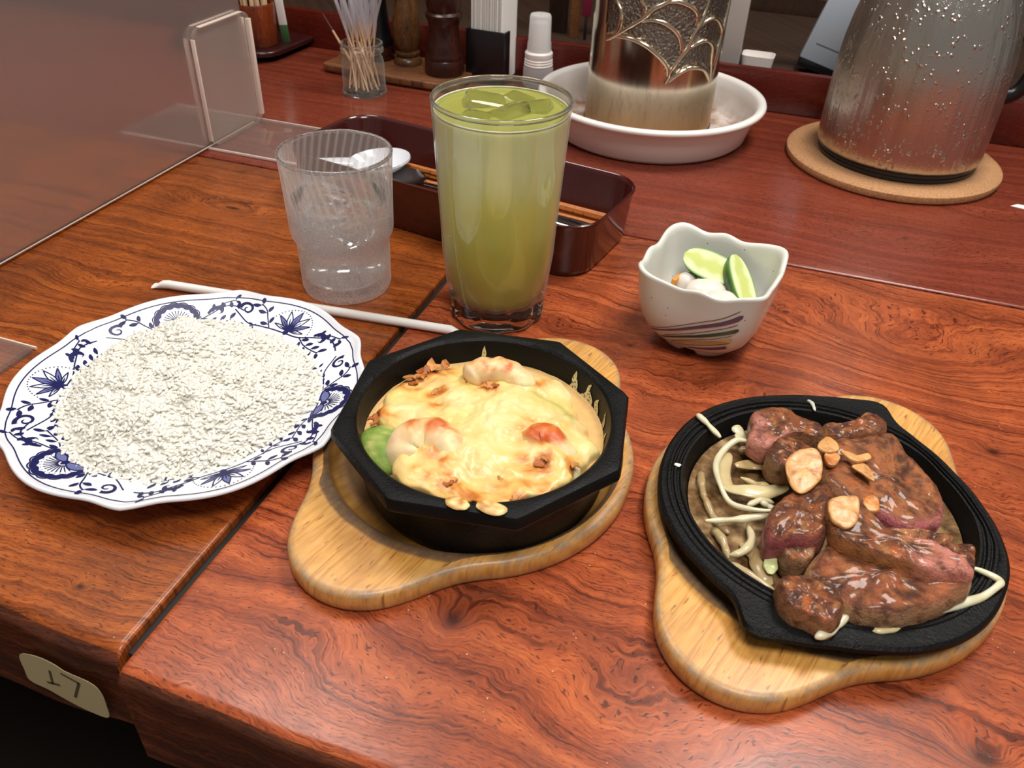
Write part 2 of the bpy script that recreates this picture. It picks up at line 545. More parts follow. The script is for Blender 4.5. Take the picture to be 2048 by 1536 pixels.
def pitcher_mat():
    g = G('aged_nickel')
    p = g.obj()
    X, Y, Z = g.sep(p)
    a = g.node('ShaderNodeSeparateColor', None, Color=g.attr())
    ham = g.voro(p, 3.6, 'SMOOTH_F1')
    fine = g.noise(p, 5.0, 3, 0.65)
    wear = g.noise(g.comb(g.math('MULTIPLY', X, 1.6), g.math('MULTIPLY', Y, 1.6), g.math('MULTIPLY', Z, 0.35)), 1, 4, 0.65)
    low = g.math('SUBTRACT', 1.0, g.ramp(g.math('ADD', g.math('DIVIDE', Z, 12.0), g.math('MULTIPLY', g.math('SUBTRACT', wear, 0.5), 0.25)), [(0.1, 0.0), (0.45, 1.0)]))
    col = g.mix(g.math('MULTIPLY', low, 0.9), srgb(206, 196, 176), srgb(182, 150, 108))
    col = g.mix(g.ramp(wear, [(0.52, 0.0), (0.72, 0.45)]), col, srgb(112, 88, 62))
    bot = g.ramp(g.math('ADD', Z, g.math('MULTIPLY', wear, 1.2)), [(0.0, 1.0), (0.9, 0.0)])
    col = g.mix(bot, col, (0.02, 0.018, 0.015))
    col = g.mix(a.outputs[0], col, g.mix(fine, srgb(58, 52, 46), srgb(168, 160, 150)))
    ro = g.math('ADD', 0.16, g.math('ADD', g.math('MULTIPLY', low, 0.3), g.math('MULTIPLY', a.outputs[0], 0.14)))
    h = g.bump(g.math('MULTIPLY', g.math('ADD', ham, fine), a.outputs[0]), 1.0, 0.16)
    h = g.bump(wear, 0.08, 0.05, h)
    return g.set(Base_Color=col, Metallic=1.0, Roughness=ro, Normal=h)
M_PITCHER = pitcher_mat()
M_RELIEF = plain('polished_nickel_relief', srgb(222, 212, 190), 0.14, 1.0)

def cork_mat():
    g = G('cork')
    p = g.obj()
    col = g.ramp(g.noise(p, 5, 4, 0.7), [(0.3, srgb(150, 104, 66)), (0.55, srgb(186, 138, 94)), (0.75, srgb(204, 160, 116))])
    r = g.node('ShaderNodeVectorMath', {'operation': 'LENGTH'}, i0=g.node('ShaderNodeVectorMath', {'operation': 'MULTIPLY'}, i0=p, i1=(1, 1, 0)).outputs[0]).outputs['Value']
    ring = g.ramp(g.math('ADD', g.math('DIVIDE', r, 11.0), g.math('MULTIPLY', g.math('SUBTRACT', g.noise(p, 0.5, 3), 0.5), 0.12)), [(0.74, 1.0), (0.86, 0.0)])
    col = g.mix(g.math('MULTIPLY', ring, 0.55), col, srgb(96, 70, 48))
    return g.set(Base_Color=col, Roughness=0.75, Normal=g.bump(g.noise(p, 9, 3), 0.4, 0.05))
M_CORK = cork_mat()
M_WHITEPLASTIC = plain('white_plastic', srgb(236, 230, 226), 0.3)

def basin_mat():
    g = G('stained_white_enamel')
    p = g.obj()
    X, Y, Z = g.sep(p)
    a = g.node('ShaderNodeSeparateColor', None, Color=g.attr())
    n = g.noise(p, 0.35, 4, 0.6)
    st = g.math('MULTIPLY', a.outputs[0], g.ramp(n, [(0.3, 0.25), (0.6, 1.0)]))
    col = g.mix(st, srgb(238, 234, 230), g.mix(g.noise(p, 0.9, 3), srgb(160, 108, 64), srgb(112, 70, 38)))
    return g.set(Base_Color=col, Roughness=0.3)
M_BASIN = basin_mat()
M_LACQUER = plain('maroon_lacquer', srgb(62, 16, 14), 0.18, Coat_Weight=0.4)
M_LACQUER2 = plain('dark_plum_lacquer', srgb(48, 18, 18), 0.25)
M_PAPER = plain('white_paper', srgb(238, 236, 232), 0.7)
M_STICK = plain('pale_birch', srgb(222, 188, 150), 0.55)
M_PICK = plain('toothpick_wood', srgb(226, 190, 156), 0.55)
M_BROWNSTICK = grain('brown_chopstick_wood', srgb(150, 82, 34), srgb(186, 112, 52), srgb(200, 126, 64), rough=0.35, streak=14, blotch=0.1, lines=0.2)
M_CUPWOOD = grain('red_brown_cup_wood', srgb(84, 32, 14), srgb(120, 52, 24), srgb(140, 66, 32), rough=0.3, along='z', blotch=0.3)
M_MILLDARK = grain('dark_turned_wood', srgb(32, 13, 10), srgb(52, 22, 16), srgb(70, 32, 22), rough=0.28, along='z', blotch=0.2)
M_MILLTAN = grain('olive_turned_wood', srgb(58, 36, 20), srgb(98, 64, 34), srgb(128, 88, 48), rough=0.3, along='z', freq=1.6)
M_OLDTRAY = grain('rubbed_tray_wood', srgb(78, 44, 26), srgb(118, 74, 46), srgb(150, 102, 64), rough=0.4, freq=1.4)
M_GLASS = G('clear_glass').set(Base_Color=(0.99, 0.995, 0.99), Roughness=0.0, Transmission_Weight=1.0, IOR=1.3)
M_RIMGLASS = G('rim_glass').set(Base_Color=(0.98, 0.99, 0.98), Roughness=0.02, Transmission_Weight=1.0, IOR=1.45)
M_TALLGLASS = thin_glass('tall_glass_wall', (0.975, 0.985, 0.975), 0.03, haze=0.10, hazecol=(0.85, 0.87, 0.82), f0=1.5, edge=0.35)

def dew_glass():
    """clear tumbler wall: misted with fine dew up to the water line, light haze with painted flute highlights above"""
    g = G('dewy_glass')
    p = g.obj()
    X, Y, Z = g.sep(p)
    wet = g.ramp(g.math('ADD', g.math('DIVIDE', Z, 10.8), g.math('MULTIPLY', g.math('SUBTRACT', g.noise(p, 0.6, 2), 0.5), 0.1)), [(0.62, 1.0), (0.72, 0.0)])
    d = g.noise(p, 8.0, 4, 0.7)
    nr = g.bump(g.math('MULTIPLY', d, wet), 0.9, 0.06)
    tr = g.node('ShaderNodeBsdfTransparent', None, Color=(0.985, 0.985, 0.985))
    gl = g.node('ShaderNodeBsdfGlossy', None, Color=(1, 1, 1), Roughness=0.08, Normal=nr)
    fr = g.wallfresnel(1.45)
    a = g.node('ShaderNodeMixShader', None, i0=fr.outputs[0], i1=tr.outputs[0], i2=gl.outputs[0])
    df = g.node('ShaderNodeBsdfDiffuse', None, Color=(0.95, 0.91, 0.89))
    tl = g.node('ShaderNodeBsdfTranslucent', None, Color=(0.95, 0.91, 0.89))
    h = g.node('ShaderNodeMixShader', None, i0=0.5, i1=df.outputs[0], i2=tl.outputs[0])
    th = g.math('ARCTAN2', Y, X)
    fl = g.math('SINE', g.math('ADD', g.math('MULTIPLY', th, 40.0), g.math('MULTIPLY', Z, 2.6)))
    dry = g.math('ADD', 0.13, g.math('MULTIPLY', g.math('MAXIMUM', fl, 0.0), 0.16))  # slanted pale stripes painted in as highlights of the flutes
    lw = g.node('ShaderNodeLayerWeight', None, Blend=0.5).outputs['Facing']
    mist = g.math('ADD', g.math('MULTIPLY', wet, g.ramp(d, [(0.35, 0.16), (0.68, 0.5)])), g.math('MULTIPLY', g.math('SUBTRACT', 1.0, wet), dry))
    fac = g.math('ADD', mist, g.math('MULTIPLY', g.math('POWER', lw, 4.0), 0.4))
    o = g.node('ShaderNodeMixShader', None, i0=fac, i1=a.outputs[0], i2=h.outputs[0])
    g.nt.links.new(o.outputs[0], g.out.inputs[0])
    return g.m
M_DEWGLASS = dew_glass()
M_WATER = G('water').set(Base_Color=(0.97, 0.975, 0.98), Roughness=0.0, Transmission_Weight=1.0, IOR=1.33)
M_ICE = G('ice').set(Base_Color=(0.96, 0.97, 0.97), Roughness=0.06, Transmission_Weight=1.0, IOR=1.31)

def tea_mat():
    g = G('iced_green_tea')
    p = g.obj()
    X, Y, Z = g.sep(p)
    n = g.noise(p, 0.28, 3, 0.5)
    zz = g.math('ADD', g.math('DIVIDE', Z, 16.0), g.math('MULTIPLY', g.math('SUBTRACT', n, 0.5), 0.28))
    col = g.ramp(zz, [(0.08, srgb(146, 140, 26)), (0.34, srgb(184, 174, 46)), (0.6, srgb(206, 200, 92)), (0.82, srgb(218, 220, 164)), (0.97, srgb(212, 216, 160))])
    return g.set(Base_Color=col, Roughness=0.25, Subsurface_Weight=0.3, Subsurface_Radius=(1.0, 0.9, 0.25), Subsurface_Scale=0.008, Normal=g.bump(g.noise(p, 1.2, 2), 0.1, 0.04))
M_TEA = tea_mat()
M_JAR = thin_glass('jar_glass', (0.95, 0.97, 0.955), 0.03, haze=0.08, hazecol=(0.72, 0.8, 0.76), f0=1.5, edge=0.5)
M_FILM = thin_glass('clear_film', (0.86, 0.86, 0.88), 0.16, haze=0.4, hazecol=(0.85, 0.84, 0.88), f0=1.5)
M_ACRYL = thin_glass('clear_acrylic', (0.95, 0.94, 0.93), 0.06, haze=0.16, hazecol=(0.95, 0.84, 0.78))
M_ACRYLEDGE = plain('polished_acrylic_edge', srgb(236, 218, 206), 0.3)
M_CAP = thin_glass('clear_cap_plastic', (0.93, 0.93, 0.93), 0.12, haze=0.5, hazecol=(0.92, 0.92, 0.92))

def frost_mat():
    g = G('frosted_acrylic')
    tr = g.node('ShaderNodeBsdfRefraction', None, Color=(0.96, 0.92, 0.9), Roughness=0.32, IOR=1.04)
    df = g.node('ShaderNodeBsdfDiffuse', None, Color=(0.62, 0.56, 0.52))
    gl = g.node('ShaderNodeBsdfGlossy', None, Color=(1, 1, 1), Roughness=0.42)
    a = g.node('ShaderNodeMixShader', None, i0=0.14, i1=tr.outputs[0], i2=df.outputs[0])
    b = g.node('ShaderNodeMixShader', None, i0=0.05, i1=a.outputs[0], i2=gl.outputs[0])
    g.nt.links.new(b.outputs[0], g.out.inputs[0])
    return g.m
M_FROST = frost_mat()

# ---------------------------------------------------------------- setting
struct(mk('floor', box(400, 420, 2, 0.5, 0.1, -74), M_FLOOR, loc=(-30, 100, 0)))
struct(mk('wall_left', box(2, 420, 260, 0.3, 0.1, -72), plain('brown_plaster', srgb(120, 92, 74), 0.8), loc=(-175, 100, 0)))
struct(mk('wall_back', box(400, 2, 260, 0.3, 0.1, -72), M_WALLWOOD, loc=(-30, 141, 0)))

def slab_mesh(x0, x1, y0, y1, z0, z1, rad, wob, seed):
    """table slab with a softly rounded, slightly uneven front edge"""
    ny = 10
    prof = [(y1 - 0.1, z0), (y0 + 0.5, z0), (y0 + 0.12, z0 + 0.3)]
    for i in range(ny + 1):
        a = PI / 2 * i / ny
        prof.append((y0 + rad - rad * math.cos(a), z1 - rad + rad * math.sin(a)))
    prof += [(y0 + rad + 1.0, z1), (y1 - 0.25, z1), (y1 - 0.06, z1 - 0.06), (y1, z1 - 0.3)]
    nx = 120
    rings = []
    xs = [x0 + q for q in (0, .04, .1, .2, .32, .5)] + [x0 + 1 + (x1 - x0 - 2) * i / nx for i in range(nx + 1)] + [x1 - q for q in (.5, .32, .2, .1, .04, 0)]
    for x in xs:
        ed = min(x - x0, x1 - x)
        drop = 0.14 * max(0, 1 - ed / 0.2) ** 2
        ring = []
        for k, (y, z) in enumerate(prof):
            w = wob * noise.noise(Vector((x * 0.22, seed, z * 0.15))) if 1 <= k <= ny + 3 else 0
            ring.append((x, y + w, z - (drop if z > z0 + 1 else 0)))
        rings.append(ring)
    V, F = loft(rings, True, True)
    return V, [tuple(reversed(f)) for f in F]

tab = thing('restaurant_table', 'reddish burl-grained lacquered wood table carrying both sizzling pans', 'table', (0, 0, 0))
me = mesh('table_slab', slab_mesh(-22.85, 62, 14.6, 65.45, -7.0, 0, 0.75, 0.25, 1.3), M_TABLE)
me.materials.append(M_EDGE)
for p in me.polygons:
    if p.normal.y < -0.55 or p.normal.z < -0.5:
        p.material_index = 1
link('table_slab', me, tab)
mk('table_leg', box(5, 40, 66, 0.4, 0.2, -72), M_DARKWOOD, tab, (-17.0, 44, 0))
mk('table_leg', box(5, 40, 66, 0.4, 0.2, -72), M_DARKWOOD, tab, (56, 44, 0))
tab2 = thing('restaurant_table', 'golden-brown lacquered wood table with a number sticker on its front edge', 'table', (0, 0, 0))
me = mesh('table_slab', slab_mesh(-130, -23.45, 15.5, 65.45, -6.9, 0, 0.9, 0.3, 7.7), M_TABLE2)
me.materials.append(M_EDGE)
for p in me.polygons:
    if p.normal.y < -0.55 or p.normal.z < -0.5:
        p.material_index = 1
link('table_slab', me, tab2)
mk('table_leg', box(5, 40, 66, 0.4, 0.2, -72), M_DARKWOOD, tab2, (-35, 46, 0))
mk('table_leg', box(5, 40, 66, 0.4, 0.2, -72), M_DARKWOOD, tab2, (-110, 46, 0))
mk('gap_shade_strip', box(0.58, 49, 5.0, 0.1, 0.05, -5.5), M_GAP, tab2, (-23.15, 40.6, 0))  # added dark strip standing in for the shade of the open gap
# worn paper number sticker: 17
def sticker():
    n = 40
    ol = crom([(-2.25, 1.0), (-1.1, 1.45), (-0.1, 1.36), (0.5, 1.05), (1.9, 0.9), (2.35, 0.3), (2.3, -0.9), (2.05, -2.0), (0.9, -2.1), (-0.25, -1.9), (-1.4, -1.5), (-2.5, -1.3), (-2.5, -0.4)], n, True)
    a = [(x, 0, z) for x, z in ol]
    b = [(x, -0.03, z) for x, z in ol]
    V, F = loft([b, a], True, False)
    return V, F
st = mk('number_sticker', sticker(), plain('yellowed_paper', srgb(192, 174, 132), 0.6), tab2, (-27.3, 15.17, -3.5), sharp=60)
st['label'] = 'yellowed paper sticker with the number 17'
ink = plain('faded_ink', srgb(88, 72, 46), 0.6)
def bar(p, q, w):
    p, q = Vector(p), Vector(q)
    t = (q - p).normalized()
    nn = Vector((-t.y, t.x)) * w / 2
    pts = [p - nn, q - nn, q + nn, p + nn]
    return loft([[(v.x, -0.05, v.y) for v in pts], [(v.x, -0.035, v.y) for v in pts]], True, False)
mk('number_one', join(bar((-0.57, 0.6), (-0.84, -0.66), 0.15), bar((-1.2, -0.7), (-0.35, -0.5), 0.15)), ink, st, smooth=False)
mk('number_seven', join(bar((0.15, 0.75), (1.15, 0.45), 0.16), bar((1.15, 0.5), (0.35, -1.15), 0.16)), ink, st, smooth=False)

cnt = thing('service_counter', 'smooth red lacquered counter behind the tables with an upright rear board', 'counter', (0, 0, 0))
me = mesh('counter_top', slab_mesh(-150, 75, 65.75, 104, -6, 0, 0.22, 0.0, 3), M_COUNTER)
link('counter_top', me, cnt)
mk('counter_front', box(225, 2, 66, 0.3, 0.1, -72), M_DARKWOOD, cnt, (-37.5, 69, 0))
mk('rear_board', box(225, 1.0, 5.3, 0.2, 0.1, -0.6), M_UPSTAND, cnt, (-37.5, 104.55, 0))
mk('shelf_deck', box(225, 34, 1.0, 0.2, 0.05, 2.4), M_WALLWOOD, cnt, (-37.5, 122.1, 0))
mk('deck_support', box(225, 1.5, 74.3, 0.2, 0.05, -72), M_DARKWOOD, cnt, (-37.5, 106.2, 0))
# ---------------------------------------------------------------- wooden trivets (both sizzling pans sit on the same kind)
def board_r(t):
    """polar outline: disc with two opposite round handles, filleted (axis along local y)"""
    lo, hi = 5.0, 14.5
    def sd(r):
        x, y = r * math.cos(t), r * math.sin(t)
        a = math.hypot(x, y) - 9.35
        b = math.hypot(x, abs(y) - 8.9) - 4.15
        k = 2.6
        h = max(0, min(1, 0.5 + 0.5 * (b - a) / k))
        return b * (1 - h) + a * h - k * h * (1 - h)
    for _ in range(24):
        m = (lo + hi) / 2
        if sd(m) < 0:
            lo = m
        else:
            hi = m
    return lo

def board_mesh():
    n = 192
    R = [board_r(2 * PI * j / n) * 0.985 for j in range(n)]
    def ring(f):
        out = []
        for j in range(n):
            r, z = f(R[j])
            w = 0.06 * noise.noise(Vector((math.cos(2 * PI * j / n) * 9, math.sin(2 * PI * j / n) * 9, z))) if 8.9 < r < 9.6 and z > 1.3 else 0
            out.append(((r + w) * math.cos(2 * PI * j / n), (r + w) * math.sin(2 * PI * j / n), z * 0.92))
        return out
    spec = [(lambda R: (R - 0.3, 0.0), (0, 1, 0)), (lambda R: (R - 0.1, 0.08), (0, 1, 0)), (lambda R: (R, 0.3), (0, .55, 0)), (lambda R: (R + 0.02, 0.7), (0, .12, 0)), (lambda R: (R, 1.12), (0, .3, 0)),
            (lambda R: (R - 0.08, 1.3), (0, 1, 0)), (lambda R: (R - 0.26, 1.4), (0, .8, 0)), (lambda R: (R - 0.5, 1.42), (0, .25, 0)),
            (lambda R: (min(9.5, R - 0.56), 1.42), (0, 0, 0)), (lambda R: (min(9.18, R - 0.6), 1.42), (0.1, 0, 0)), (lambda R: (min(9.02, R - 0.64), 1.42), (0.9, 0, 0)),
            (lambda R: (8.6, 1.40), (1, 0, 0)), (lambda R: (8.4, 1.34), (1, 0, 0)), (lambda R: (8.3, 1.2), (.7, 0, 1)), (lambda R: (8.2, 0.82), (.4, 0, 1)), (lambda R: (8.0, 0.7), (.25, 0, 1)),
            (lambda R: (7.6, 0.68), (.1, 0, 1)), (lambda R: (7.2, 0.68), (1, 0, 1)), (lambda R: (5.0, 0.68), (.6, 0, 1)), (lambda R: (2.0, 0.68), (.3, 0, 1))]
    rings = [ring(f) for f, _ in spec]
    cols = []
    for _, c in spec:
        cols += [c] * n
    V, F = loft(rings)
    cols += [(0, 0, 0), (.3, 0, 1)]
    return (V, F), cols
bvf, bcols = board_mesh()
bme = mesh('trivet_board', bvf, M_BOARD, cols=bcols, sharp=50)
b1 = link('wooden_trivet', bme, None, (-13.25, 33.8, 0), math.radians(-16.1))
tag(b1, 'pale two-handled wooden trivet under the octagonal gratin skillet', 'trivet', 'wooden trivets under the hot pans')
b2 = link('wooden_trivet', bme, None, (6.0, 35.0, 0), math.radians(-19.6))
tag(b2, 'pale two-handled wooden trivet under the round steak plate', 'trivet', 'wooden trivets under the hot pans')

# ---------------------------------------------------------------- octagonal skillet
SK = (-12.15, 32.45)
SKR = math.radians(32)
def oct_f(t):
    a = (t - SKR) % (PI / 4)
    o = math.cos(PI / 8) / math.cos(a - PI / 8)
    return o
def skillet():
    n = 160
    spec = [(6.3, 0.0, 0), (6.55, 0.1, 0), (6.7, 0.5, 0), (6.95, 2.6, 0), (7.2, 3.0, .45), (7.75, 3.35, 1), (8.12, 3.5, 1), (8.2, 3.65, 1), (8.16, 4.1, 1), (8.05, 4.26, 1),
            (7.8, 4.33, 1), (7.2, 4.33, .3), (6.92, 4.3, 0), (6.78, 4.18, 0), (6.7, 3.9, 0), (6.45, 2.4, 0), (6.2, 0.9, 0), (5.9, 0.62, 0), (3.0, 0.6, 0), (0.5, 0.6, 0)]
    rings = []
    for r, z, k in spec:
        rings.append([((r * (1 - k + k * oct_f(2 * PI * j / n))) * math.cos(2 * PI * j / n), (r * (1 - k + k * oct_f(2 * PI * j / n))) * math.sin(2 * PI * j / n), z) for j in range(n)])
    return loft(rings)
sk = mk('octagonal_skillet', skillet(), M_IRON, None, (SK[0], SK[1], 0.68), sharp=30)
tag(sk, 'black cast-iron skillet with an eight-sided rim holding the cheese gratin', 'skillet')

# cream sauce under the cheese and the browned cheese itself (local to the skillet centre, world heights)
CH = dict(shr1=(-0.9, 4.0), shr2=(-1.2, -3.2), shr3=(4.4, -1.1))
def bumpf(x, y, c, s):
    return math.exp(-((x - c[0]) ** 2 + (y - c[1]) ** 2) / (s * s))
def cheese_h(x, y):
    r = math.hypot(x, y)
    h = 4.12 - 0.085 * y
    h += 0.85 * math.exp(-(((x - 1.2) / 3.6) ** 2 + ((y - 0.3) / 3.4) ** 2))
    h += 0.5 * bumpf(x, y, (-0.7, -3.5), 2.0) + 0.4 * bumpf(x, y, (4.5, -1.7), 1.7) + 0.3 * bumpf(x, y, (-0.6, 3.9), 1.8)
    h += 0.55 * fbm(x * 0.5, y * 0.5, 3.1, 4) + 0.2 * fbm(x * 1.7, y * 1.7, 8, 3)
    return h
def cheese_R(t):
    d = math.degrees(t) % 360
    r = 6.22 + 0.12 * math.sin(9 * t) + 0.16 * math.sin(5 * t + 1) + 0.09 * math.sin(23 * t)
    r += 0.42 * sstep(235, 262, d) * (1 - sstep(318, 345, d))       # runs up to the rim at the front
    r -= 1.5 * sstep(194, 212, d) * (1 - sstep(228, 246, d))        # open gap where the avocado shows
    r -= 0.75 * sstep(0, 14, d) * (1 - sstep(38, 62, d)) + 0.7 * (sstep(330, 350, d) if d > 200 else 0) * 0
    return r
CH_PALE, CH_YEL, CH_GOLD, CH_BROWN, CH_DARK = srgb(236, 222, 170), srgb(230, 204, 124), srgb(214, 152, 70), srgb(190, 106, 40), srgb(104, 46, 18)
BROWN = [(-1.4, 3.9, 1.3, .95), (0.3, 4.3, 1.0, .7), (-2.9, -3.0, 1.2, .95), (-1.4, -3.4, 1.5, .6), (3.3, -0.5, 1.2, 1.0), (3.9, -2.7, 1.0, .9), (0.3, -5.7, .8, 1.0), (1.7, -6.3, .8, 1.1), (3.6, -5.4, .9, .95), (4.6, -4.4, 1.3, .65),
         (-4.6, 3.7, 1.2, 1.0), (-5.4, 2.1, 1.0, 1.0), (-0.8, 2.6, .7, 1.0), (-3.5, 1.6, .7, .9), (-5.4, -1.8, 1.0, .9), (5.7, -2.4, .9, .8), (-3.0, 0.4, .7, .6), (-0.8, -5.2, 1.6, .5), (2.6, -5.2, 1.7, .5), (-2.6, -2.2, .7, .8), (1.6, 4.4, 1.0, .45), (4.9, 2.0, 1.2, .4), (1.0, -4.3, .7, .45)]
def cheese():
    n, m = 150, 62
    V, F, col = [], [], []
    for i in range(m + 1):
        q = i / m
        for j in range(n):
            t = 2 * PI * j / n
            R = cheese_R(t)
            rr = R * min(1, (q / 0.93))
            x, y = rr * math.cos(t), rr * math.sin(t)
            z = cheese_h(x, y)
            e = max(0, (q - 0.80) / 0.20)
            z -= (0.75 if not (245 < math.degrees(t) < 335) else 0.12) * e ** 2.0
            if q > 0.93:
                z -= (q - 0.93) / 0.07 * 0.8
            V.append((x, y, z))
            br = 0
            for bx, by, bs, bw in BROWN:
                br = max(br, bw * bumpf(x, y, (bx, by), bs))
            nz = fbm(x * 1.3, y * 1.3, 5, 4)
            br = br * (0.85 + 2.2 * nz) + max(0, e - 0.3) * 0.3 * (0.5 + nz * 2)
            c = mixc(CH_PALE, CH_YEL, 0.5 + 1.2 * fbm(x * 0.5, y * 0.5, 1, 3) + 0.25 * q)
            c = mixc(c, CH_GOLD, br * 1.5)
            c = mixc(c, CH_BROWN, (br - 0.42) * 2.4)
            c = mixc(c, CH_DARK, (br - 0.86) * 3.0)
            # the green avocado edge shows through at the far right of the sheet
            gr = 0.55 * math.exp(-((math.hypot(x - 1.2, y + 0.6) - 4.0) / 0.2) ** 2) * sstep(0.5, 2, x) * sstep(0.5, 2, y)
            c = mixc(c, srgb(130, 160, 96), gr)
            col.append(c)
    for i in range(m):
        for j in range(n):
            k = (j + 1) % n
            F.append((i * n + j, i * n + k, (i + 1) * n + k, (i + 1) * n + j))
    return (V, F), col
cvf, ccol = cheese()
gr = mk('melted_cheese', cvf, M_CHEESE, None, (SK[0], SK[1], 0), cols=ccol, sharp=80)
tag(gr, 'pale yellow melted cheese browned in patches, filling the octagonal skillet', 'cheese')
def disc(R, z, n=72, rings=16, amp=0.05, fq=1.2, seed=0, side=0.5):
    V, F = [], []
    for i in range(rings + 1):
        for j in range(n):
            t = 2 * PI * j / n
            r = (R(t) if callable(R) else R) * max(i, 0.02) / rings
            x, y = r * math.cos(t), r * math.sin(t)
            V.append((x, y, z + amp * fbm(x * fq, y * fq, seed, 3)))
    for i in range(rings):
        for j in range(n):
            k = (j + 1) % n
            F.append((i * n + j, i * n + k, (i + 1) * n + k, (i + 1) * n + j))
    return V, F
def cream_mat():
    g = G('bubbling_cream_sauce')
    p = g.obj()
    b = g.voro(p, 3.4, 'SMOOTH_F1')
    col = g.mix(g.noise(p, 1.2, 3), srgb(206, 162, 100), srgb(228, 192, 132))
    return g.set(Base_Color=col, Roughness=0.18, Normal=g.bump(b, 0.6, 0.10))
o = mk('cream_sauce', disc(6.52, 3.55, amp=0.12), cream_mat(), None, (SK[0], SK[1], 0))
tag(o, 'tan bubbling cream sauce showing beneath the melted cheese', 'sauce')
# cheese film left on the inner wall and drips on the rim belong to the cheese
def wallfilm(t0, w, z0, z1, seed):
    V, F = [], []
    nx, nz = 10, 12
    for i in range(nz + 1):
        z = z0 + (z1 - z0) * i / nz
        taper = (1 - (i / nz) ** 1.6) * (0.75 + 0.5 * noise.noise(Vector((seed, z * 2.2, 0))))
        for j in range(nx + 1):
            u = (j / nx - 0.5) * w * taper
            r = 6.2 + (z - 0.68 - 0.9) / 3.28 * 0.56 - 0.05
            a = t0 + u / r + 0.04 * noise.noise(Vector((seed, z * 1.7, 9)))
            V.append((r * math.cos(a), r * math.sin(a), z))
    for i in range(nz):
        for j in range(nx):
            q = i * (nx + 1) + j
            F.append((q, q + 1, q + nx + 2, q + nx + 1))
    return V, F
def film_mat():
    g = G('dried_cheese_film')
    p = g.obj()
    v = g.ramp(g.voro(p, 5.5), [(0.2, 0.0), (0.45, 1.0)])
    return g.set(Base_Color=g.mix(v, (0.02, 0.019, 0.016), srgb(206, 196, 150)), Roughness=0.35, Normal=g.bump(v, 0.4, 0.03))
M_FILMCH = film_mat()
for k, (a, w, z1) in enumerate(((58, 1.0, 4.75), (46, 1.3, 4.7), (36, 1.0, 4.4), (24, .7, 4.5), (14, .6, 4.2), (112, .5, 4.6))):
    mk('cheese_film', wallfilm(math.radians(a), w, 3.35, z1, k * 3.3 + 1), M_FILMCH, gr)
def blob(a, b, h, seed, amp=0.12, n=28, m=8, fz=1.0):
    V, F = [], []
    for i in range(m + 1):
        q = i / m
        for j in range(n):
            t = 2 * PI * j / n
            k = 1 + amp * noise.noise(Vector((math.cos(t) * 1.6 + seed, math.sin(t) * 1.6, seed)))
            r = math.sin(PI * max(q, 0.01) * 0.999)
            V.append((a * r * k * math.cos(t), b * r * k * math.sin(t), h * (0.5 - 0.5 * math.cos(PI * q) - 0.15 + 0.1 * amp * noise.noise(Vector((t, q * 3, seed))))))
    for i in range(m):
        for j in range(n):
            kk = (j + 1) % n
            F.append((i * n + j, i * n + kk, (i + 1) * n + kk, (i + 1) * n + j))
    return V, F
for k, (x, y, a, b) in enumerate(((1.35, -7.05, .62, .4), (2.95, -6.75, .78, .42))):
    vf = blob(a, b, 0.28, k + 2.2)
    cl = [mixc(srgb(232, 206, 140), srgb(188, 128, 60), 0.5 + 1.5 * noise.noise(Vector((p[0] * 3, p[1] * 3, k)))) for p in vf[0]]
    mk('cheese_drip', vf, M_CHEESE, gr, (x, y, 5.0), cols=cl)
# flaky toasted crust bits
random.seed(4)
def flake(s, seed):
    n, V, F = 9, [], []
    ol = [(s * (0.6 + 0.7 * random.random()) * math.cos(2 * PI * j / n), s * (0.45 + 0.6 * random.random()) * math.sin(2 * PI * j / n)) for j in range(n)]
    zz = [0.35 * s * random.uniform(-1, 1) for _ in range(n)]
    return loft([[(x, y, z - 0.03) for (x, y), z in zip(ol, zz)], [(x, y, z + 0.03) for (x, y), z in zip(ol, zz)]])
for k, (x, y, s, dz) in enumerate(((-5.1, 3.2, .42, .2), (-4.7, 3.8, .45, .3), (-4.2, 4.3, .35, .3), (-5.6, 2.4, .4, .15), (-5.2, 2.0, .3, .1), (-4.9, 2.7, .35, .2), (-0.8, 2.6, .34, .08), (-0.4, 2.8, .22, .08), (-3.5, 1.6, .3, .06),
                                   (-5.45, -2.4, .36, .35), (-5.2, -2.7, .3, .3), (-2.75, -3.0, .3, .35), (0.3, -5.7, .26, .1), (0.5, -5.4, .2, .1), (1.75, -6.35, .34, .15), (3.6, -5.5, .26, .1), (4.0, -2.7, .3, .12), (4.2, -2.4, .2, .12),
                                   (5.7, -2.2, .3, .15), (-2.2, 3.2, .22, .1), (-1.0, -2.6, .24, .3), (-2.3, -2.2, .22, .2), (2.5, -4.2, .2, .05))):
    vf = flake(s, k)
    base = random.choice((srgb(206, 134, 62), srgb(222, 158, 84), srgb(176, 96, 40)))
    mk('crust_flake', vf, M_CRUST, gr, (x, y, cheese_h(x, y) + dz - 0.05), rot=(random.uniform(-.4, .4), random.uniform(-.4, .4), random.uniform(0, 6)), cols=[mixc(base, srgb(120, 56, 20), random.random() * .6) for _ in vf[0]], smooth=False)

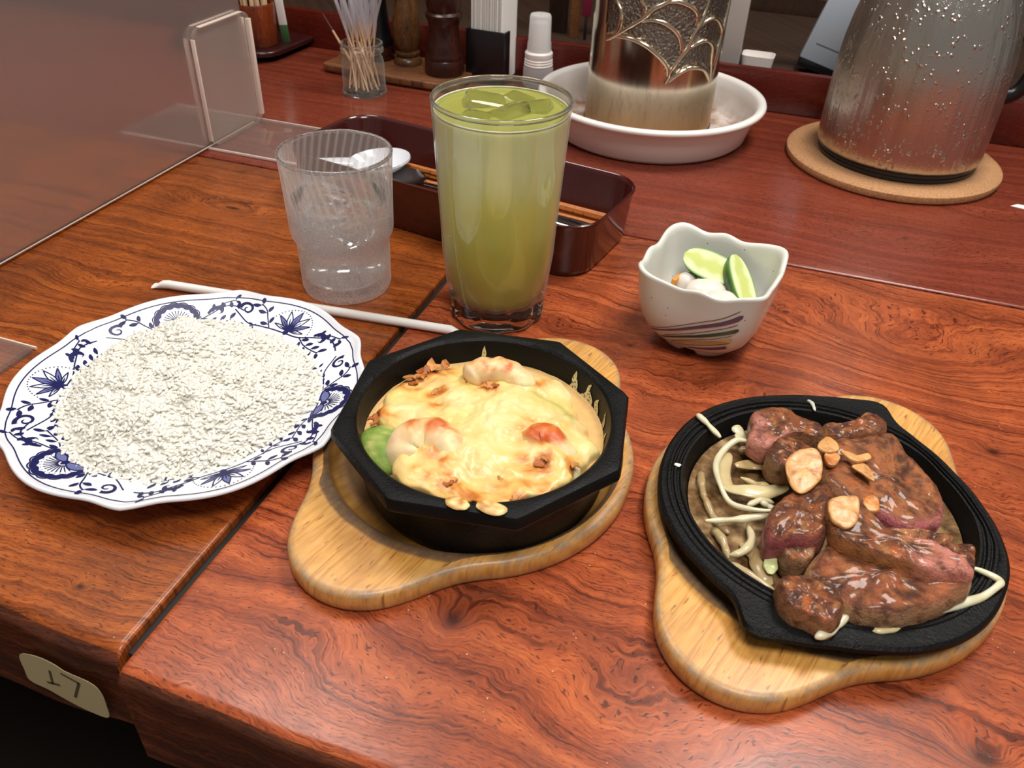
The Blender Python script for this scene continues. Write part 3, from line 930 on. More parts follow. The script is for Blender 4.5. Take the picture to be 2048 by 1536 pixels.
def shrimp(path, r0, r1, seed, tone):
    """curled peeled shrimp: fat segmented body tapering to the tail"""
    P = crom(path, 44)
    def rad(t):
        e = min(1, (t + 0.02) / 0.16) ** 0.5 * min(1, (1.03 - t) / 0.12) ** 0.6
        return (r0 * (1 - t) + r1 * t) * e * (1 + 0.09 * abs(math.sin(t * PI * 5.5)))
    V, F = tube(P, rad, 26, 0.9)
    V = [tuple(Vector(p) * (1 + 0.0) + Vector((0, 0, 0.16 * noise.noise(Vector(p) * 1.1) + 0.07 * noise.noise(Vector(p) * 2.9)))) for p in V]
    zt = max(p[2] for p in V)
    col = []
    for p in V:
        k = fbm(p[0] * 1.1 + seed, p[1] * 1.1, p[2], 3)
        up = sstep(zt - 0.75, zt - 0.1, p[2])
        c = mixc(srgb(222, 186, 150), srgb(236, 212, 160), 0.5 + 1.5 * k)
        c = mixc(c, CH_PALE, (0.25 + 2.2 * fbm(p[0] * 0.9, p[1] * 0.9, 33 + seed, 3)) * 1.4)
        c = mixc(c, srgb(222, 158, 80), up * (tone + 1.6 * k))
        c = mixc(c, srgb(200, 92, 34), (up * (tone + 1.9 * k) - 0.45) * 1.7)
        col.append(c)
    return (V, F), col
for nm, path, r0, r1, tone, lab in (
        ('a', [(-2.4, 3.3, 4.0), (-1.7, 3.9, 4.45), (-0.6, 4.25, 4.5), (0.5, 4.25, 4.3), (1.1, 3.7, 3.9)], 0.85, 0.7, .6, 'curled shrimp lying at the rear of the gratin with golden tops'),
        ('b', [(-2.5, -4.6, 3.5), (-2.9, -3.5, 4.3), (-2.1, -2.7, 4.6), (-0.9, -2.9, 4.45), (0.1, -3.5, 4.0), (0.8, -4.3, 3.4)], 1.1, 1.0, .45, 'large pale shrimp beside the green avocado in the gratin'),
        ('c', [(3.0, -1.4, 4.2), (3.35, -0.6, 4.65), (4.3, -0.8, 4.45), (5.0, -1.6, 4.05), (5.3, -2.6, 3.5)], 0.8, 0.75, 1.15, 'bright orange browned shrimp on the smooth cheese of the gratin')):
    vf, cl = shrimp(path, r0, r1, len(lab), tone)
    o = mk('shrimp', vf, M_SHRIMP, None, (SK[0], SK[1], 0), cols=cl, sharp=70)
    tag(o, lab, 'shrimp', 'shrimps in the gratin')
# avocado wedge
def avocado():
    P = crom([(-4.9, -2.3, 3.75), (-4.55, -3.15, 4.05), (-3.9, -4.0, 4.0), (-3.0, -4.8, 3.5)], 24)
    V, F = tube(P, lambda t: 1.25 * max(0.12, math.sin(PI * (0.06 + 0.88 * t))) ** 0.55 * (1 + 0.08 * math.sin(t * 9)), 22, 0.5)
    col = []
    for p in V:
        k = fbm(p[0] * 1.4, p[1] * 1.4, p[2], 3)
        c = mixc(srgb(104, 132, 48), srgb(146, 166, 84), 0.5 + 2.2 * k)
        c = mixc(c, srgb(190, 180, 110), (k - 0.03) * 4)
        c = mixc(c, srgb(70, 92, 34), sstep(4.0, 3.4, p[2]))
        col.append(c)
    return (V, F), col
vf, cl = avocado()
o = mk('avocado_wedge', vf, M_AVO, None, (SK[0], SK[1], 0), cols=cl, sharp=80)
tag(o, 'green avocado wedge peeking out from under the gratin cheese', 'avocado')

# ---------------------------------------------------------------- round steak plate with two pointed tabs
SP = (6.0, 35.0)
SPR = [(-144, 8.8), (-128, 8.76), (-115, 8.95), (-110.3, 9.5), (-108, 10.2), (-104, 10.3), (-97, 9.77), (-85.7, 9.33), (-74, 9.24), (-62.6, 9.3), (-51, 9.3), (-38.5, 9.2), (-24, 9.0), (-10, 8.85), (1.3, 8.6), (17.8, 8.3), (36, 8.2),
       (54.8, 8.5), (65, 8.9), (69.7, 9.5), (72, 10.2), (76, 10.3), (83, 9.77), (95, 9.25), (110, 8.95), (125, 8.88), (140, 8.86), (152, 8.8), (164, 8.7), (178, 8.68), (190, 8.7), (205, 8.8)]
def sp_r(t):
    d = math.degrees(t)
    while d < -144:
        d += 360
    while d >= 216:
        d -= 360
    for (a, r), (b, q) in zip(SPR, SPR[1:] + [(216, 8.8)]):
        if a <= d < b:
            return r + (q - r) * (d - a) / (b - a)
    return 8.8
def steak_plate():
    n = 240
    R = [sp_r(2 * PI * j / n) for j in range(n)]
    for _ in range(2):
        R = [(R[j - 1] + 2 * R[j] + R[(j + 1) % n]) / 4 for j in range(n)]
    spec = [(0, 6.6, 0.0), (0, 7.0, 0.1), (0, 7.4, 0.9), (1, -0.55, 1.25), (1, -0.12, 1.4), (1, 0, 1.55), (1, -0.03, 1.78), (1, -0.2, 1.9), (1, -0.42, 1.88), (0, 8.28, 1.9), (0, 8.22, 1.97), (0, 8.08, 1.97), (0, 8.02, 1.86), (0, 7.95, 1.86), (0, 7.88, 1.95), (0, 7.76, 1.95),
            (0, 7.7, 1.82), (0, 7.62, 1.82), (0, 7.54, 1.9), (0, 7.42, 1.88), (0, 7.34, 1.7), (0, 7.15, 1.1), (0, 6.9, 0.55), (0, 6.5, 0.42), (0, 3, 0.4), (0, 0.5, 0.4)]
    rings = []
    for k, a, z in spec:
        rings.append([((R[j] + a if k else min(a, R[j] - 0.45 - max(0, 8.3 - a) * 0.6)) * math.cos(2 * PI * j / n), (R[j] + a if k else min(a, R[j] - 0.45 - max(0, 8.3 - a) * 0.6)) * math.sin(2 * PI * j / n), z) for j in range(n)])
    return loft(rings)
o = mk('steak_plate', steak_plate(), M_IRON, None, (SP[0], SP[1], 0.72), sharp=40)
tag(o, 'round black cast-iron sizzling plate with ridged rim and two tabs, holding steak', 'sizzling plate')
def sauce_mat():
    g = G('brown_onion_sauce')
    p = g.obj()
    n = g.noise(p, 0.9, 4, 0.6)
    col = g.ramp(n, [(0.35, srgb(78, 54, 32)), (0.52, srgb(122, 94, 62)), (0.68, srgb(168, 140, 100))])
    return g.set(Base_Color=col, Roughness=0.12, Normal=g.bump(n, 0.6, 0.14))
SAU = 1.62
def sauce_R(t):
    d = math.degrees(t) % 360
    r = 6.95
    r -= 0.9 * (0.5 + 0.5 * math.sin(3 * t + 0.4)) * (1 if d < 100 or d > 280 else 0.15)
    return r
o = mk('steak_sauce', disc(lambda t: 7.0, SAU, 96, 24, 0.1, 0.9, 2.2), sauce_mat(), None, (SP[0], SP[1], 0))
tag(o, 'shallow brown pan sauce pooled around the onions and steak', 'sauce')

# ---------------------------------------------------------------- steak slices
PINK, ROSE, GREY, BRN, SEAR, TAN = srgb(204, 132, 116), srgb(170, 84, 88), srgb(152, 116, 84), srgb(126, 68, 36), srgb(72, 35, 22), srgb(168, 110, 64)
def slice_mesh(ol, z0, th, seed, tilt=(0, 0), top=BRN, side=GREY, pinkdir=None, pink=PINK, sear=0.5, rough=1.0, toppink=0.0):
    n = 84
    B = crom(ol, n, True)
    cx, cy = sum(p[0] for p in B) / n, sum(p[1] for p in B) / n
    ext = max(math.hypot(p[0] - cx, p[1] - cy) for p in B)
    spec = [(0.80, 0.0), (0.92, 0.02), (0.985, 0.14), (1.0, 0.36), (1.0, 0.6), (0.985, 0.8), (0.95, 0.93), (0.89, 1.0), (0.8, 1.03), (0.7, 1.03), (0.6, 1.04), (0.5, 1.05), (0.4, 1.05), (0.3, 1.05), (0.2, 1.05), (0.1, 1.05)]
    V, F, col = [], [], []
    for i, (f, hz) in enumerate(spec):
        for j in range(n):
            bx, by = B[j]
            a = math.atan2(by - cy, bx - cx)
            w = 1 + 0.035 * noise.noise(Vector((bx * 2.1, by * 2.1, seed + hz * 2)))
            x, y = cx + (bx - cx) * f * w, cy + (by - cy) * f * w
            z = z0 + th * hz + tilt[0] * (x - cx) + tilt[1] * (y - cy)
            if hz > 0.5:
                z += rough * (0.36 * fbm(x * 0.7, y * 0.7, seed, 3) + 0.16 * fbm(x * 2.6 + y, y * 2.6, seed, 3))
            V.append((x, y, z))
            k = fbm(x * 0.9, y * 0.9, seed + 4, 4)
            k2 = fbm(x * 2.4, y * 2.4, seed + 9, 3)
            c = mixc(top, SEAR, 0.15 + sear * 0.65 + 3.2 * k)
            c = mixc(c, TAN, (k2 - 0.02) * 3.4)
            c = mixc(c, srgb(178, 92, 38), (fbm(x * 1.6, y * 1.6, seed + 21, 3) - 0.08) * 3)
            c = mixc(c, SEAR, sstep(0.8, 0.93, f) * sstep(0.85, 1.0, hz) * (0.55 + 2 * k2))
            es = 1 - sstep(0.88, 0.97, hz) if f > 0.75 else 0
            sc = mixc(side, mixc(side, TAN, 0.5), 0.5 + k2 * 2)
            if pinkdir is not None:
                pd = 0.5 + 0.5 * math.cos(a - math.radians(pinkdir[0]))
                pk = sstep(pinkdir[1], 1.0, pd)
                sc = mixc(sc, pink, pk * (0.9 + k2))
                c = mixc(c, mixc(pink, TAN, 0.5), pk * sstep(0.8, 0.97, f) * 0.5)
                c = mixc(c, pink, toppink * pk * sstep(0.35, 0.7, f) * (0.9 + 2 * k))
            col.append(mixc(c, sc, es))
    for i in range(len(spec) - 1):
        for j in range(n):
            k = (j + 1) % n
            F.append((i * n + j, i * n + k, (i + 1) * n + k, (i + 1) * n + j))
    def capc(base, z):
        V.append((cx, cy, sum(V[base + j][2] for j in range(n)) / n))
        col.append(col[base])
        ci = len(V) - 1
        for j in range(n):
            F.append((ci, base + j, base + (j + 1) % n))
    capc((len(spec) - 1) * n, 1)
    capc(0, 0)
    return (V, F), col
BEEF = {
's1': ([(1.4,39.2),(1.9,39.8),(2.7,40.2),(3.5,40.2),(4.2,39.8),(5.1,39.6),(5.7,39.2),(5.4,38.6),(4.7,38.4),(3.8,38.2),(3.2,37.7),(2.7,36.8),(2.2,36.7),(1.5,37.2),(1.6,38.2)], 2.5, 1.35, (0, .12), dict(pinkdir=(-125, .45), sear=.3, toppink=.8), 'thick rosy-sided steak slice lying at the rear beside the onion curls'),
's2': ([(5.4,40.0),(6.2,40.3),(6.9,40.8),(7.6,41.8),(8.2,41.8),(8.7,41.3),(8.7,40.5),(7.9,39.9),(6.9,39.3),(6.2,39.1),(5.7,39.4)], 2.5, 1.2, (.05, .1), dict(sear=.5, side=TAN), 'narrow grey-sided steak slice at the rear rim next to the trivet handle'),
's3': ([(2.9,37.3),(3.2,37.8),(4.2,38.0),(5.1,37.7),(5.3,37.1),(4.6,36.0),(4.0,35.5),(3.6,35.3),(3.1,35.4),(2.6,36.1)], 2.2, 1.6, (0, 0), dict(sear=1.0), 'dark seared steak piece behind the large round garlic slice'),
's4': ([(6.2,38.9),(7.3,39.4),(8.7,40.3),(9.2,40.0),(9.7,39.1),(10.4,38.2),(10.9,37.4),(11.4,36.4),(11.5,35.2),(11.2,34.2),(10.4,33.5),(9.5,33.2),(8.7,33.6),(7.8,33.7),(6.7,33.9),(5.8,34.6),(5.2,35.9),(5.4,37.6)], 2.3, 1.55, (-.03, .02), dict(pinkdir=(-70, .62), pink=srgb(206, 112, 126), sear=.25, top=srgb(160, 96, 58)), 'broad glossy steak slab strewn with fried garlic chips'),
's5': ([(3.1,30.4),(3.1,31.4),(3.4,32.2),(4.0,33.1),(4.7,33.7),(5.6,34.3),(6.0,34.0),(6.1,32.8),(6.0,31.6),(5.8,30.8),(5.1,30.3),(4.1,30.0),(3.4,29.8)], 2.2, 1.95, (.06, .06), dict(pinkdir=(-105, .5), pink=srgb(160, 74, 88), sear=.5), 'steak chunk with a purplish rare cut face beside the square garlic chip'),
's7': ([(8.0,32.8),(9.5,33.1),(10.5,33.5),(11.1,33.5),(11.8,33.5),(11.5,32.8),(10.8,32.5),(9.9,32.3),(9.0,32.4)], 2.4, 1.2, (0, 0), dict(top=TAN, side=PINK, sear=.0), 'small pale steak strip tucked between the broad slab and the long strip'),
's8': ([(4.0,30.3),(4.2,30.7),(4.9,31.2),(5.5,31.3),(5.6,30.3),(5.2,29.5),(4.7,29.3),(4.2,29.6)], 1.8, 1.5, (0, 0), dict(top=srgb(170, 130, 96), sear=-.2), 'small greyish steak nub beside the pale green onion strip'),
's9': ([(5.2,28.7),(5.4,29.6),(5.9,30.6),(6.2,31.1),(7.1,31.1),(8.2,31.0),(9.3,31.1),(10.4,31.3),(11.5,31.7),(12.4,31.9),(12.4,30.5),(12.0,29.8),(11.0,28.8),(9.9,27.9),(9.1,27.4),(7.9,27.2),(6.9,27.3),(6.3,27.9),(5.6,28.2)], 2.0, 1.75, (.03, .04), dict(sear=.45, top=srgb(150, 82, 50), side=srgb(172, 138, 104)), 'large shiny browned steak slab under the long pink-ended strip'),
's10': ([(11.0,32.2),(11.7,32.6),(12.5,32.7),(12.5,31.9),(12.4,31.2),(11.7,31.4)], 2.6, 1.4, (0, 0), dict(sear=1.0), 'little dark seared steak end behind the tip of the pink strip'),
's6': ([(5.7,32.5),(6.8,33.0),(7.3,32.0),(8.3,31.8),(9.4,31.4),(10.5,31.5),(11.5,31.3),(12.1,30.8),(12.1,30.3),(11.1,30.0),(10.1,29.8),(9.0,29.9),(8.0,29.9),(7.1,30.1),(6.2,30.3),(5.9,30.9)], 3.5, 1.2, (-.02, .1), dict(pinkdir=(-8, .75), pink=srgb(214, 138, 124), sear=.3, side=TAN, toppink=1.0), 'long pink-ended steak strip lying across the other slices'),
's11': ([(4.0,27.6),(4.5,28.1),(5.3,28.3),(6.2,28.0),(6.8,27.7),(6.9,26.8),(6.6,26.0),(6.2,25.8),(5.5,26.0),(4.8,26.1),(4.2,26.6),(4.1,27.0)], 2.15, 1.6, (0, .05), dict(sear=.9, side=srgb(150, 108, 78)), 'dark crusty steak piece at the front rim next to the drooping onion')}
for i, (k, (ol, z0, th, tilt, kw, lab)) in enumerate(BEEF.items()):
    vf, cl = slice_mesh(ol, z0, th, i * 5.3 + 2, tilt, **kw)
    o = mk('steak_slice', vf, M_MEAT, None, (0, 0, 0), cols=cl, sharp=80)
    tag(o, lab, 'steak', 'steak slices on the iron plate')
# fried garlic
GC = srgb(204, 148, 86)
GAR = {'g1': ([(3.5,34.4),(3.8,35.3),(4.4,35.8),(5.0,35.8),(5.3,34.8),(5.2,33.8),(4.5,32.8),(3.9,33.2)], 4.6, .16, (0, .16), 'largest round fried garlic slice'),
'g2': ([(5.0,36.7),(5.4,37.7),(5.9,37.5),(6.1,36.9),(5.6,36.4)], 4.35, .2, (0, 0), 'tan garlic chip behind the large round garlic slice'),
'g3': ([(5.4,36.3),(5.7,36.7),(6.2,36.5),(6.0,35.7),(5.6,35.6)], 4.2, .22, (0, 0), 'orange-soaked garlic chip right beside the large round slice'),
'g4': ([(6.8,36.0),(7.4,36.4),(7.8,35.9),(7.9,35.2),(7.4,35.5)], 4.25, .14, (0, 0), 'leaf-shaped garlic chip on the broad steak slab'),
'g5': ([(5.7,32.1),(6.9,32.7),(7.0,31.3),(6.5,30.6),(5.8,31.0)], 4.9, .22, (0, .12), 'square browned garlic chip where the long strip begins'),
'g6': ([(7.4,33.6),(7.8,34.0),(8.1,33.8),(8.1,33.0),(7.5,32.9)], 4.1, .35, (0, 0), 'amber glazed garlic lump between the slab and the long strip'),
'g7': ([(6.2,36.9),(6.7,36.9),(7.1,36.8),(7.6,37.2),(7.7,36.8),(7.1,36.3),(6.6,36.4)], 4.3, .2, (0, 0), 'curled crooked garlic chip near the far garlic chips')}
for i, (k, (ol, z0, th, tilt, lab)) in enumerate(GAR.items()):
    gc = srgb(206, 122, 52) if k in ('g3', 'g6') else GC
    vf, cl = slice_mesh(ol, z0, th, i * 3.1 + 40, tilt, top=gc, side=gc, sear=-1.0, rough=0.25)
    cl = [mixc(gc, srgb(220, 172, 112), 0.4 + 2 * fbm(p[0] * 1.2, p[1] * 1.2, i, 3)) for p in vf[0]]
    o = mk('garlic_chip', vf, M_GARLIC, None, cols=cl, sharp=80)
    tag(o, lab, 'garlic', 'fried garlic chips on the steak')
# onion strips: curved bands
OW, OG = srgb(214, 208, 174), srgb(200, 206, 150)
ONI = {'o1': ([(1.9,37.9),(1.0,37.7),(0.4,36.7),(0.2,35.3),(0.6,33.8),(1.3,32.8),(2.4,32.6),(3.5,32.8)], 2.75, .22, .28, OW, 'longest white onion arc curling around the other onions'),
'o2': ([(0.8,36.9),(0.6,35.6),(1.0,34.4),(1.8,34.2),(3.0,34.6),(4.1,35.6)], 2.35, .42, .2, srgb(206, 192, 146), 'wide yellowish onion band inside the longest arc'),
'o3': ([(1.2,36.2),(2.1,36.8),(2.9,36.7),(3.3,36.0),(3.3,35.6)], 2.2, .34, .2, srgb(186, 160, 112), 'sauce-browned onion curl nested within the wide band'),
'o4': ([(0.3,31.2),(1.8,32.0),(3.4,32.8)], 2.45, .24, .2, OW, 'straight white onion strip pointing at the purplish steak chunk'),
'o5': ([(2.4,32.2),(2.7,31.1),(2.4,30.1),(1.8,29.7)], 2.15, .26, .2, srgb(204, 192, 154), 'hooked onion strip below the straight one'),
'o6': ([(0.7,31.5),(1.3,30.7),(1.8,29.6)], 1.95, .26, .16, srgb(178, 156, 116), 'sauce-coloured onion strip half sunk along the plate edge'),
'o7': ([(3.7,31.2),(3.7,30.2),(3.8,29.1)], 2.3, .36, .2, OG, 'pale green broad onion strip leaning on the grey steak nub'),
'o8': ([(-1.5,39.2),(-0.8,38.6),(0.1,37.8)], 2.75, .24, .22, OW, 'white onion tail poking over the ridged rim near the curls'),
'o9': ([(12.8,32.4),(13.6,32.4),(14.0,32.1),(13.8,31.6),(13.1,30.8),(12.0,29.9),(10.9,29.0),(9.8,28.3)], 2.78, .26, .2, srgb(224, 222, 190), 'bent white onion strip looping over the rim by the long steak strip'),
'o10': ([(7.3,27.5),(6.9,26.8),(6.4,26.0),(5.9,25.5)], 2.9, .26, .2, srgb(226, 222, 192), 'drooping onion strip hanging across the front rim'),
'o11': ([(7.6,27.4),(8.5,27.2),(9.5,27.6)], 2.6, .2, .18, srgb(216, 200, 152), 'short onion strip along the edge of the large shiny slab'),
'o12': ([(4.5,43.3),(4.8,42.9),(5.0,42.2)], 2.72, .13, .1, srgb(200, 204, 190), 'tiny pale onion shred stuck on the rear rim'),
'o13': ([(1.2,38.0),(1.9,38.0),(2.7,37.8)], 2.0, .3, .18, srgb(190, 170, 122), 'translucent onion strip behind the longest arc'),
'o14': ([(1.9,29.3),(3.1,28.8),(4.2,28.4)], 1.95, .26, .16, srgb(180, 160, 120), 'limp onion strip following the front inner wall of the plate'),
'o15': ([(0.7,39.5),(1.1,39.1),(1.3,38.4)], 2.3, .36, .2, srgb(206, 200, 164), 'upright onion piece against the rosy steak slice'),
'o18': ([(0.0,33.6),(0.7,32.4),(1.6,31.4)], 1.8, .3, .2, srgb(172, 148, 108), 'brown-stained onion strip sunk flat under the straight white strip'),
'o19': ([(1.6,35.6),(2.4,35.4),(3.0,35.2),(3.6,34.8)], 2.1, .26, .2, srgb(198, 178, 130), 'short onion strip under the wide yellowish band'),
'o20': ([(2.2,31.0),(3.0,30.4),(3.4,29.4),(4.0,28.9)], 1.85, .34, .2, srgb(184, 162, 118), 'soft onion strip trailing from the hooked one'),
'o21': ([(-0.5,35.6),(-0.3,34.4),(0.1,33.2)], 1.85, .26, .2, srgb(166, 142, 100), 'dull onion strip lying along the inner plate wall'),
'o22': ([(2.2,33.4),(2.9,34.0),(3.5,34.2)], 2.2, .2, .2, srgb(214, 204, 168), 'slim onion strip pointing under the large garlic slice'),
'o16': ([(2.8,33.5),(3.2,33.5),(3.5,33.4)], 2.5, .22, .2, OW, 'stubby white onion end touching the steak chunk')}
for i, (k, (pts, z, w, ht, cc, lab)) in enumerate(ONI.items()):
    L = [(x, y, z + 0.1 * math.sin(q * 2.1 + i)) for q, (x, y) in enumerate(pts)]
    P = crom(L, 40)
    wide = w > 0.3
    bw_, bh = (w * 1.05, 0.32) if wide else (w * 0.8, 0.85)
    vf = tube(P, lambda t: bw_ * min(1, (t + 0.03) / 0.22, (1.03 - t) / 0.22) ** 0.7 * (1 + 0.16 * math.sin(t * 7 + i) + 0.08 * math.sin(t * 19 + i)), 14, bh, up=(0.25 * math.sin(i), 0.2 * math.cos(i * 2), 1))
    vf = [(p[0], p[1], p[2] + 0.05 * noise.noise(Vector(p) * 1.6)) for p in vf[0]], vf[1]
    cl = [mixc(cc, mixc(cc, srgb(168, 130, 80), 0.6), 1.6 * fbm(p[0] * 0.8, p[1] * 0.8, i, 3) + (0.25 if p[2] < z else 0)) for p in vf[0]]
    o = mk('onion_strip', vf, M_ONION, None, cols=cl, sharp=80)
    tag(o, lab, 'onion', 'onion strips on the iron plate')
vf = blob(.2, .13, .12, 3.3, 0.4, 12, 6)
o = mk('onion_crumb', vf, M_ONION, None, (-1.75, 34.6, 2.66), cols=[srgb(240, 236, 220)] * len(vf[0]))
tag(o, 'tiny white onion crumb stuck on the ridged rim of the steak plate', 'onion')
# ---------------------------------------------------------------- blue-printed plate with rice
PC = (-31.0, 31.75)
def plate_R(t):
    """ogee outline with six little points"""
    d = (math.degrees(t) - 48) % 60
    d = min(d, 60 - d)                       # 0 at a point, 30 midway
    return 10.34 + 0.42 * math.exp(-(d / 7.0) ** 1.3) + 0.26 * math.cos(math.radians(d * 6 + 180)) * sstep(3, 14, d) + 0.12 * math.cos(2 * (t - math.radians(-110)))
def plate_z(rho):
    """height of the eating surface at relative radius rho"""
    if rho < 0.60:
        return 0.62
    if rho < 0.72:
        return 0.62 + 0.54 * sstep(0.60, 0.72, rho)
    return 1.16 + (rho - 0.72) / 0.28 * 0.98
def plate():
    n = 216
    spec = [(0.50, 0.22), (0.52, 0.0), (0.55, 0.0), (0.57, 0.25), (0.66, 0.62), (0.74, 0.96), (0.9, 1.52), (0.985, 1.86), (0.999, 1.98), (1.0, 2.06), (0.994, 2.17), (0.982, 2.18), (0.97, plate_z(0.965))]
    spec += [(q, plate_z(q)) for q in (0.93, 0.88, 0.82, 0.77, 0.72, 0.69, 0.66, 0.63, 0.6, 0.4, 0.2, 0.02)]
    rings = []
    for q, z in spec:
        k = sstep(0.55, 0.95, q)
        rings.append([((plate_R(2 * PI * j / n) * k + 10.5 * (1 - k)) * q * math.cos(2 * PI * j / n), (plate_R(2 * PI * j / n) * k + 10.5 * (1 - k)) * q * math.sin(2 * PI * j / n), z) for j in range(n)])
    return loft(rings)
pl = thing('dinner_plate', 'white porcelain plate with blue onion-flower print and scalloped rim, under the rice', 'plate', (PC[0], PC[1], 0))
mk('plate_body', plate(), M_PORCELAIN, pl, sharp=60)
def pmap(t, r, lift=0.02):
    """angle t, radius r (cm, on a 10.5 cm plate) -> point just on the plate surface"""
    q = r / 10.5
    k = sstep(0.55, 0.95, q)
    R = (plate_R(t) * k + 10.5 * (1 - k)) * q
    return (R * math.cos(t), R * math.sin(t), plate_z(q) + lift)
class Pen:
    def __init__(s):
        s.V, s.F = [], []
    def stroke(s, pts, w, t0, closed=False, n=None, rm=8.75):
        """pts in (u along rim, v outward) cm around angle t0; w number or f(t) = half width"""
        P = [Vector(p) for p in crom(pts, n or max(8, len(pts) * 6), closed)]
        if closed:
            P.append(P[0])
        m = len(P)
        b = len(s.V)
        for i in range(m):
            T = P[min(i + 1, m - 1)] - P[max(i - 1, 0)]
            if T.length < 1e-6:
                T = Vector((1, 0))
            T.normalize()
            nn = Vector((-T.y, T.x))
            h = 1.45 * (w(i / (m - 1)) if callable(w) else w)
            for q in (P[i] + nn * h, P[i] - nn * h):
                s.V.append(pmap(t0 - q.x / rm, rm + q.y))
        for i in range(m - 1):
            a = b + 2 * i
            s.F.append((a, a + 1, a + 3, a + 2))
    def fill(s, pts, t0, n=None, rm=8.75):
        P = crom(pts, n or len(pts) * 3, True)
        b = len(s.V)
        c = [sum(p[k] for p in P) / len(P) for k in (0, 1)]
        for p in P + [tuple(c)]:
            s.V.append(pmap(t0 - p[0] / rm, rm + p[1]))
        m = len(P)
        for i in range(m):
            s.F.append((b + m, b + i, b + (i + 1) % m))
    def leaf(s, x, y, a, l, t0, fat=0.3):
        l *= 1.25
        ca, sa = math.cos(a), math.sin(a)
        pts = [(0, 0), (l * .3, l * fat), (l * .65, l * fat * 1.05), (l, l * .12), (l * .75, -l * .1), (l * .35, -l * .14)]
        s.fill([(x + px * ca - py * sa, y + px * sa + py * ca) for px, py in pts], t0, 14)
    def dot(s, x, y, r, t0):
        s.fill([(x + r * math.cos(a), y + r * math.sin(a)) for a in (0, PI / 2, PI, 3 * PI / 2)], t0, 6)
dk, pa = Pen(), Pen()
# rim line and well line
for pen, q, w in ((dk, 9.98, 0.035), (dk, 7.02, 0.022)):
    b = len(pen.V)
    n = 360
    for i in range(n + 1):
        t = 2 * PI * i / n
        d = (math.degrees(t) - 48) % 60
        d = min(d, 60 - d)
        k = -0.18 * math.exp(-(d / 5.0) ** 2) if q > 9 else 0.0
        pen.V += [pmap(t, q + w + k), pmap(t, q - w + k)]
    for i in range(n):
        a = b + 2 * i
        pen.F.append((a, a + 1, a + 3, a + 2))
def sprig(pen, pts, t0, leaves=4, size=0.5):
    pen.stroke(pts, 0.028, t0)
    P = crom(pts, 40)
    for k in range(leaves):
        i = int(6 + k * 30 / max(1, leaves - 1))
        x, y = P[i]
        T = Vector(P[min(39, i + 1)]) - Vector(P[i - 1])
        a = math.atan2(T.y, T.x)
        pen.stroke([(x, y), (x + .13 * math.cos(a + 1.1), y + .13 * math.sin(a + 1.1))], 0.016, t0)
        pen.leaf(x + .1 * math.cos(a + 1.1), y + .1 * math.sin(a + 1.1), a + 0.75, size, t0)
        pen.leaf(x + .1 * math.cos(a - 1.1), y + .1 * math.sin(a - 1.1), a - 0.75, size * .9, t0)
def spiral(t0, x, y, r, hand=1, a0=0.0):
    pts = [(x + hand * r * (1 - k / 22) * math.cos(a0 + k * 0.42), y + r * (1 - k / 22) * math.sin(a0 + k * 0.42)) for k in range(19)]
    dk.stroke(pts, lambda t: 0.06 * (1 - t) + 0.02, t0, n=60)
    for k in range(0, 13):
        a = a0 + k * 0.36
        dk.dot(x + hand * r * 0.72 * math.cos(a), y + r * 0.72 * math.sin(a), 0.024, t0)
def lotus(t0, x, y, s, up=1):
    f = lambda px, py: (x + px * s, y + up * py * s)
    for a in (-78, -54, -28, 0, 28, 54, 78):
        c, q = math.sin(math.radians(a)), math.cos(math.radians(a))
        L = 1.5 if abs(a) < 60 else 1.25
        wd = .2
        pts = [f(0, 0), f(c * L * .5 - q * wd, q * L * .5 + c * wd * .5), f(c * L, q * L), f(c * L * .5 + q * wd, q * L * .5 - c * wd * .5)]
        if a in (0, -54, 54):
            pa.fill(pts, t0, 16)
        dk.stroke([f(0, 0), f(c * L * .5 - q * wd, q * L * .5 + c * wd * .5), f(c * L, q * L)], 0.024, t0)
        dk.stroke([f(0, 0), f(c * L * .5 + q * wd, q * L * .5 - c * wd * .5), f(c * L, q * L)], 0.024, t0)
        dk.stroke([f(0, 0), f(c * L * .62, q * L * .62)], lambda t: 0.05 * (1 - t) + .008, t0)
    for k in range(27):
        a = math.radians(-88 + k * 176 / 26)
        dk.dot(*f(1.62 * math.sin(a), 1.58 * math.cos(a)), 0.045, t0)
    dk.fill([f(-.22, -.16), f(0, .1), f(.22, -.16), f(0, -.34)], t0, 12)
def peony(t0, x, y, s, up=1):
    f = lambda px, py: (x + px * s, y + up * py * s)
    m = 9
    for R_, w in ((1.3, 0.12), (1.55, 0.028)):
        pts = []
        for k in range(m * 6 + 1):
            a = math.radians(-100 + 200 * k / (m * 6))
            r = R_ + 0.10 * abs(math.sin(k / 6 * PI))
            pts.append(f(r * math.sin(a), r * math.cos(a)))
        dk.stroke(pts, w * s, t0, n=110)
    for k in range(13):
        a = math.radians(-78 + 13 * k)
        dk.stroke([f(.25 * math.sin(a), .25 * math.cos(a)), f(.95 * math.sin(a), .95 * math.cos(a))], 0.02, t0)
        dk.dot(*f(1.07 * math.sin(a), 1.07 * math.cos(a)), 0.03, t0)
    for sg in (-1, 1):
        pa.fill([f(0, -.1), f(sg * .7, .1), f(sg * 1.5, -.25), f(sg * .8, -.45)], t0, 16)
        dk.stroke([f(0, -.1), f(sg * .7, .12), f(sg * 1.6, -.25)], 0.03, t0)
        dk.stroke([f(0, -.15), f(sg * .8, -.48), f(sg * 1.6, -.25)], 0.03, t0)
    dk.fill([f(-.2, -.1), f(0, .2), f(.2, -.1), f(0, -.3)], t0, 12)
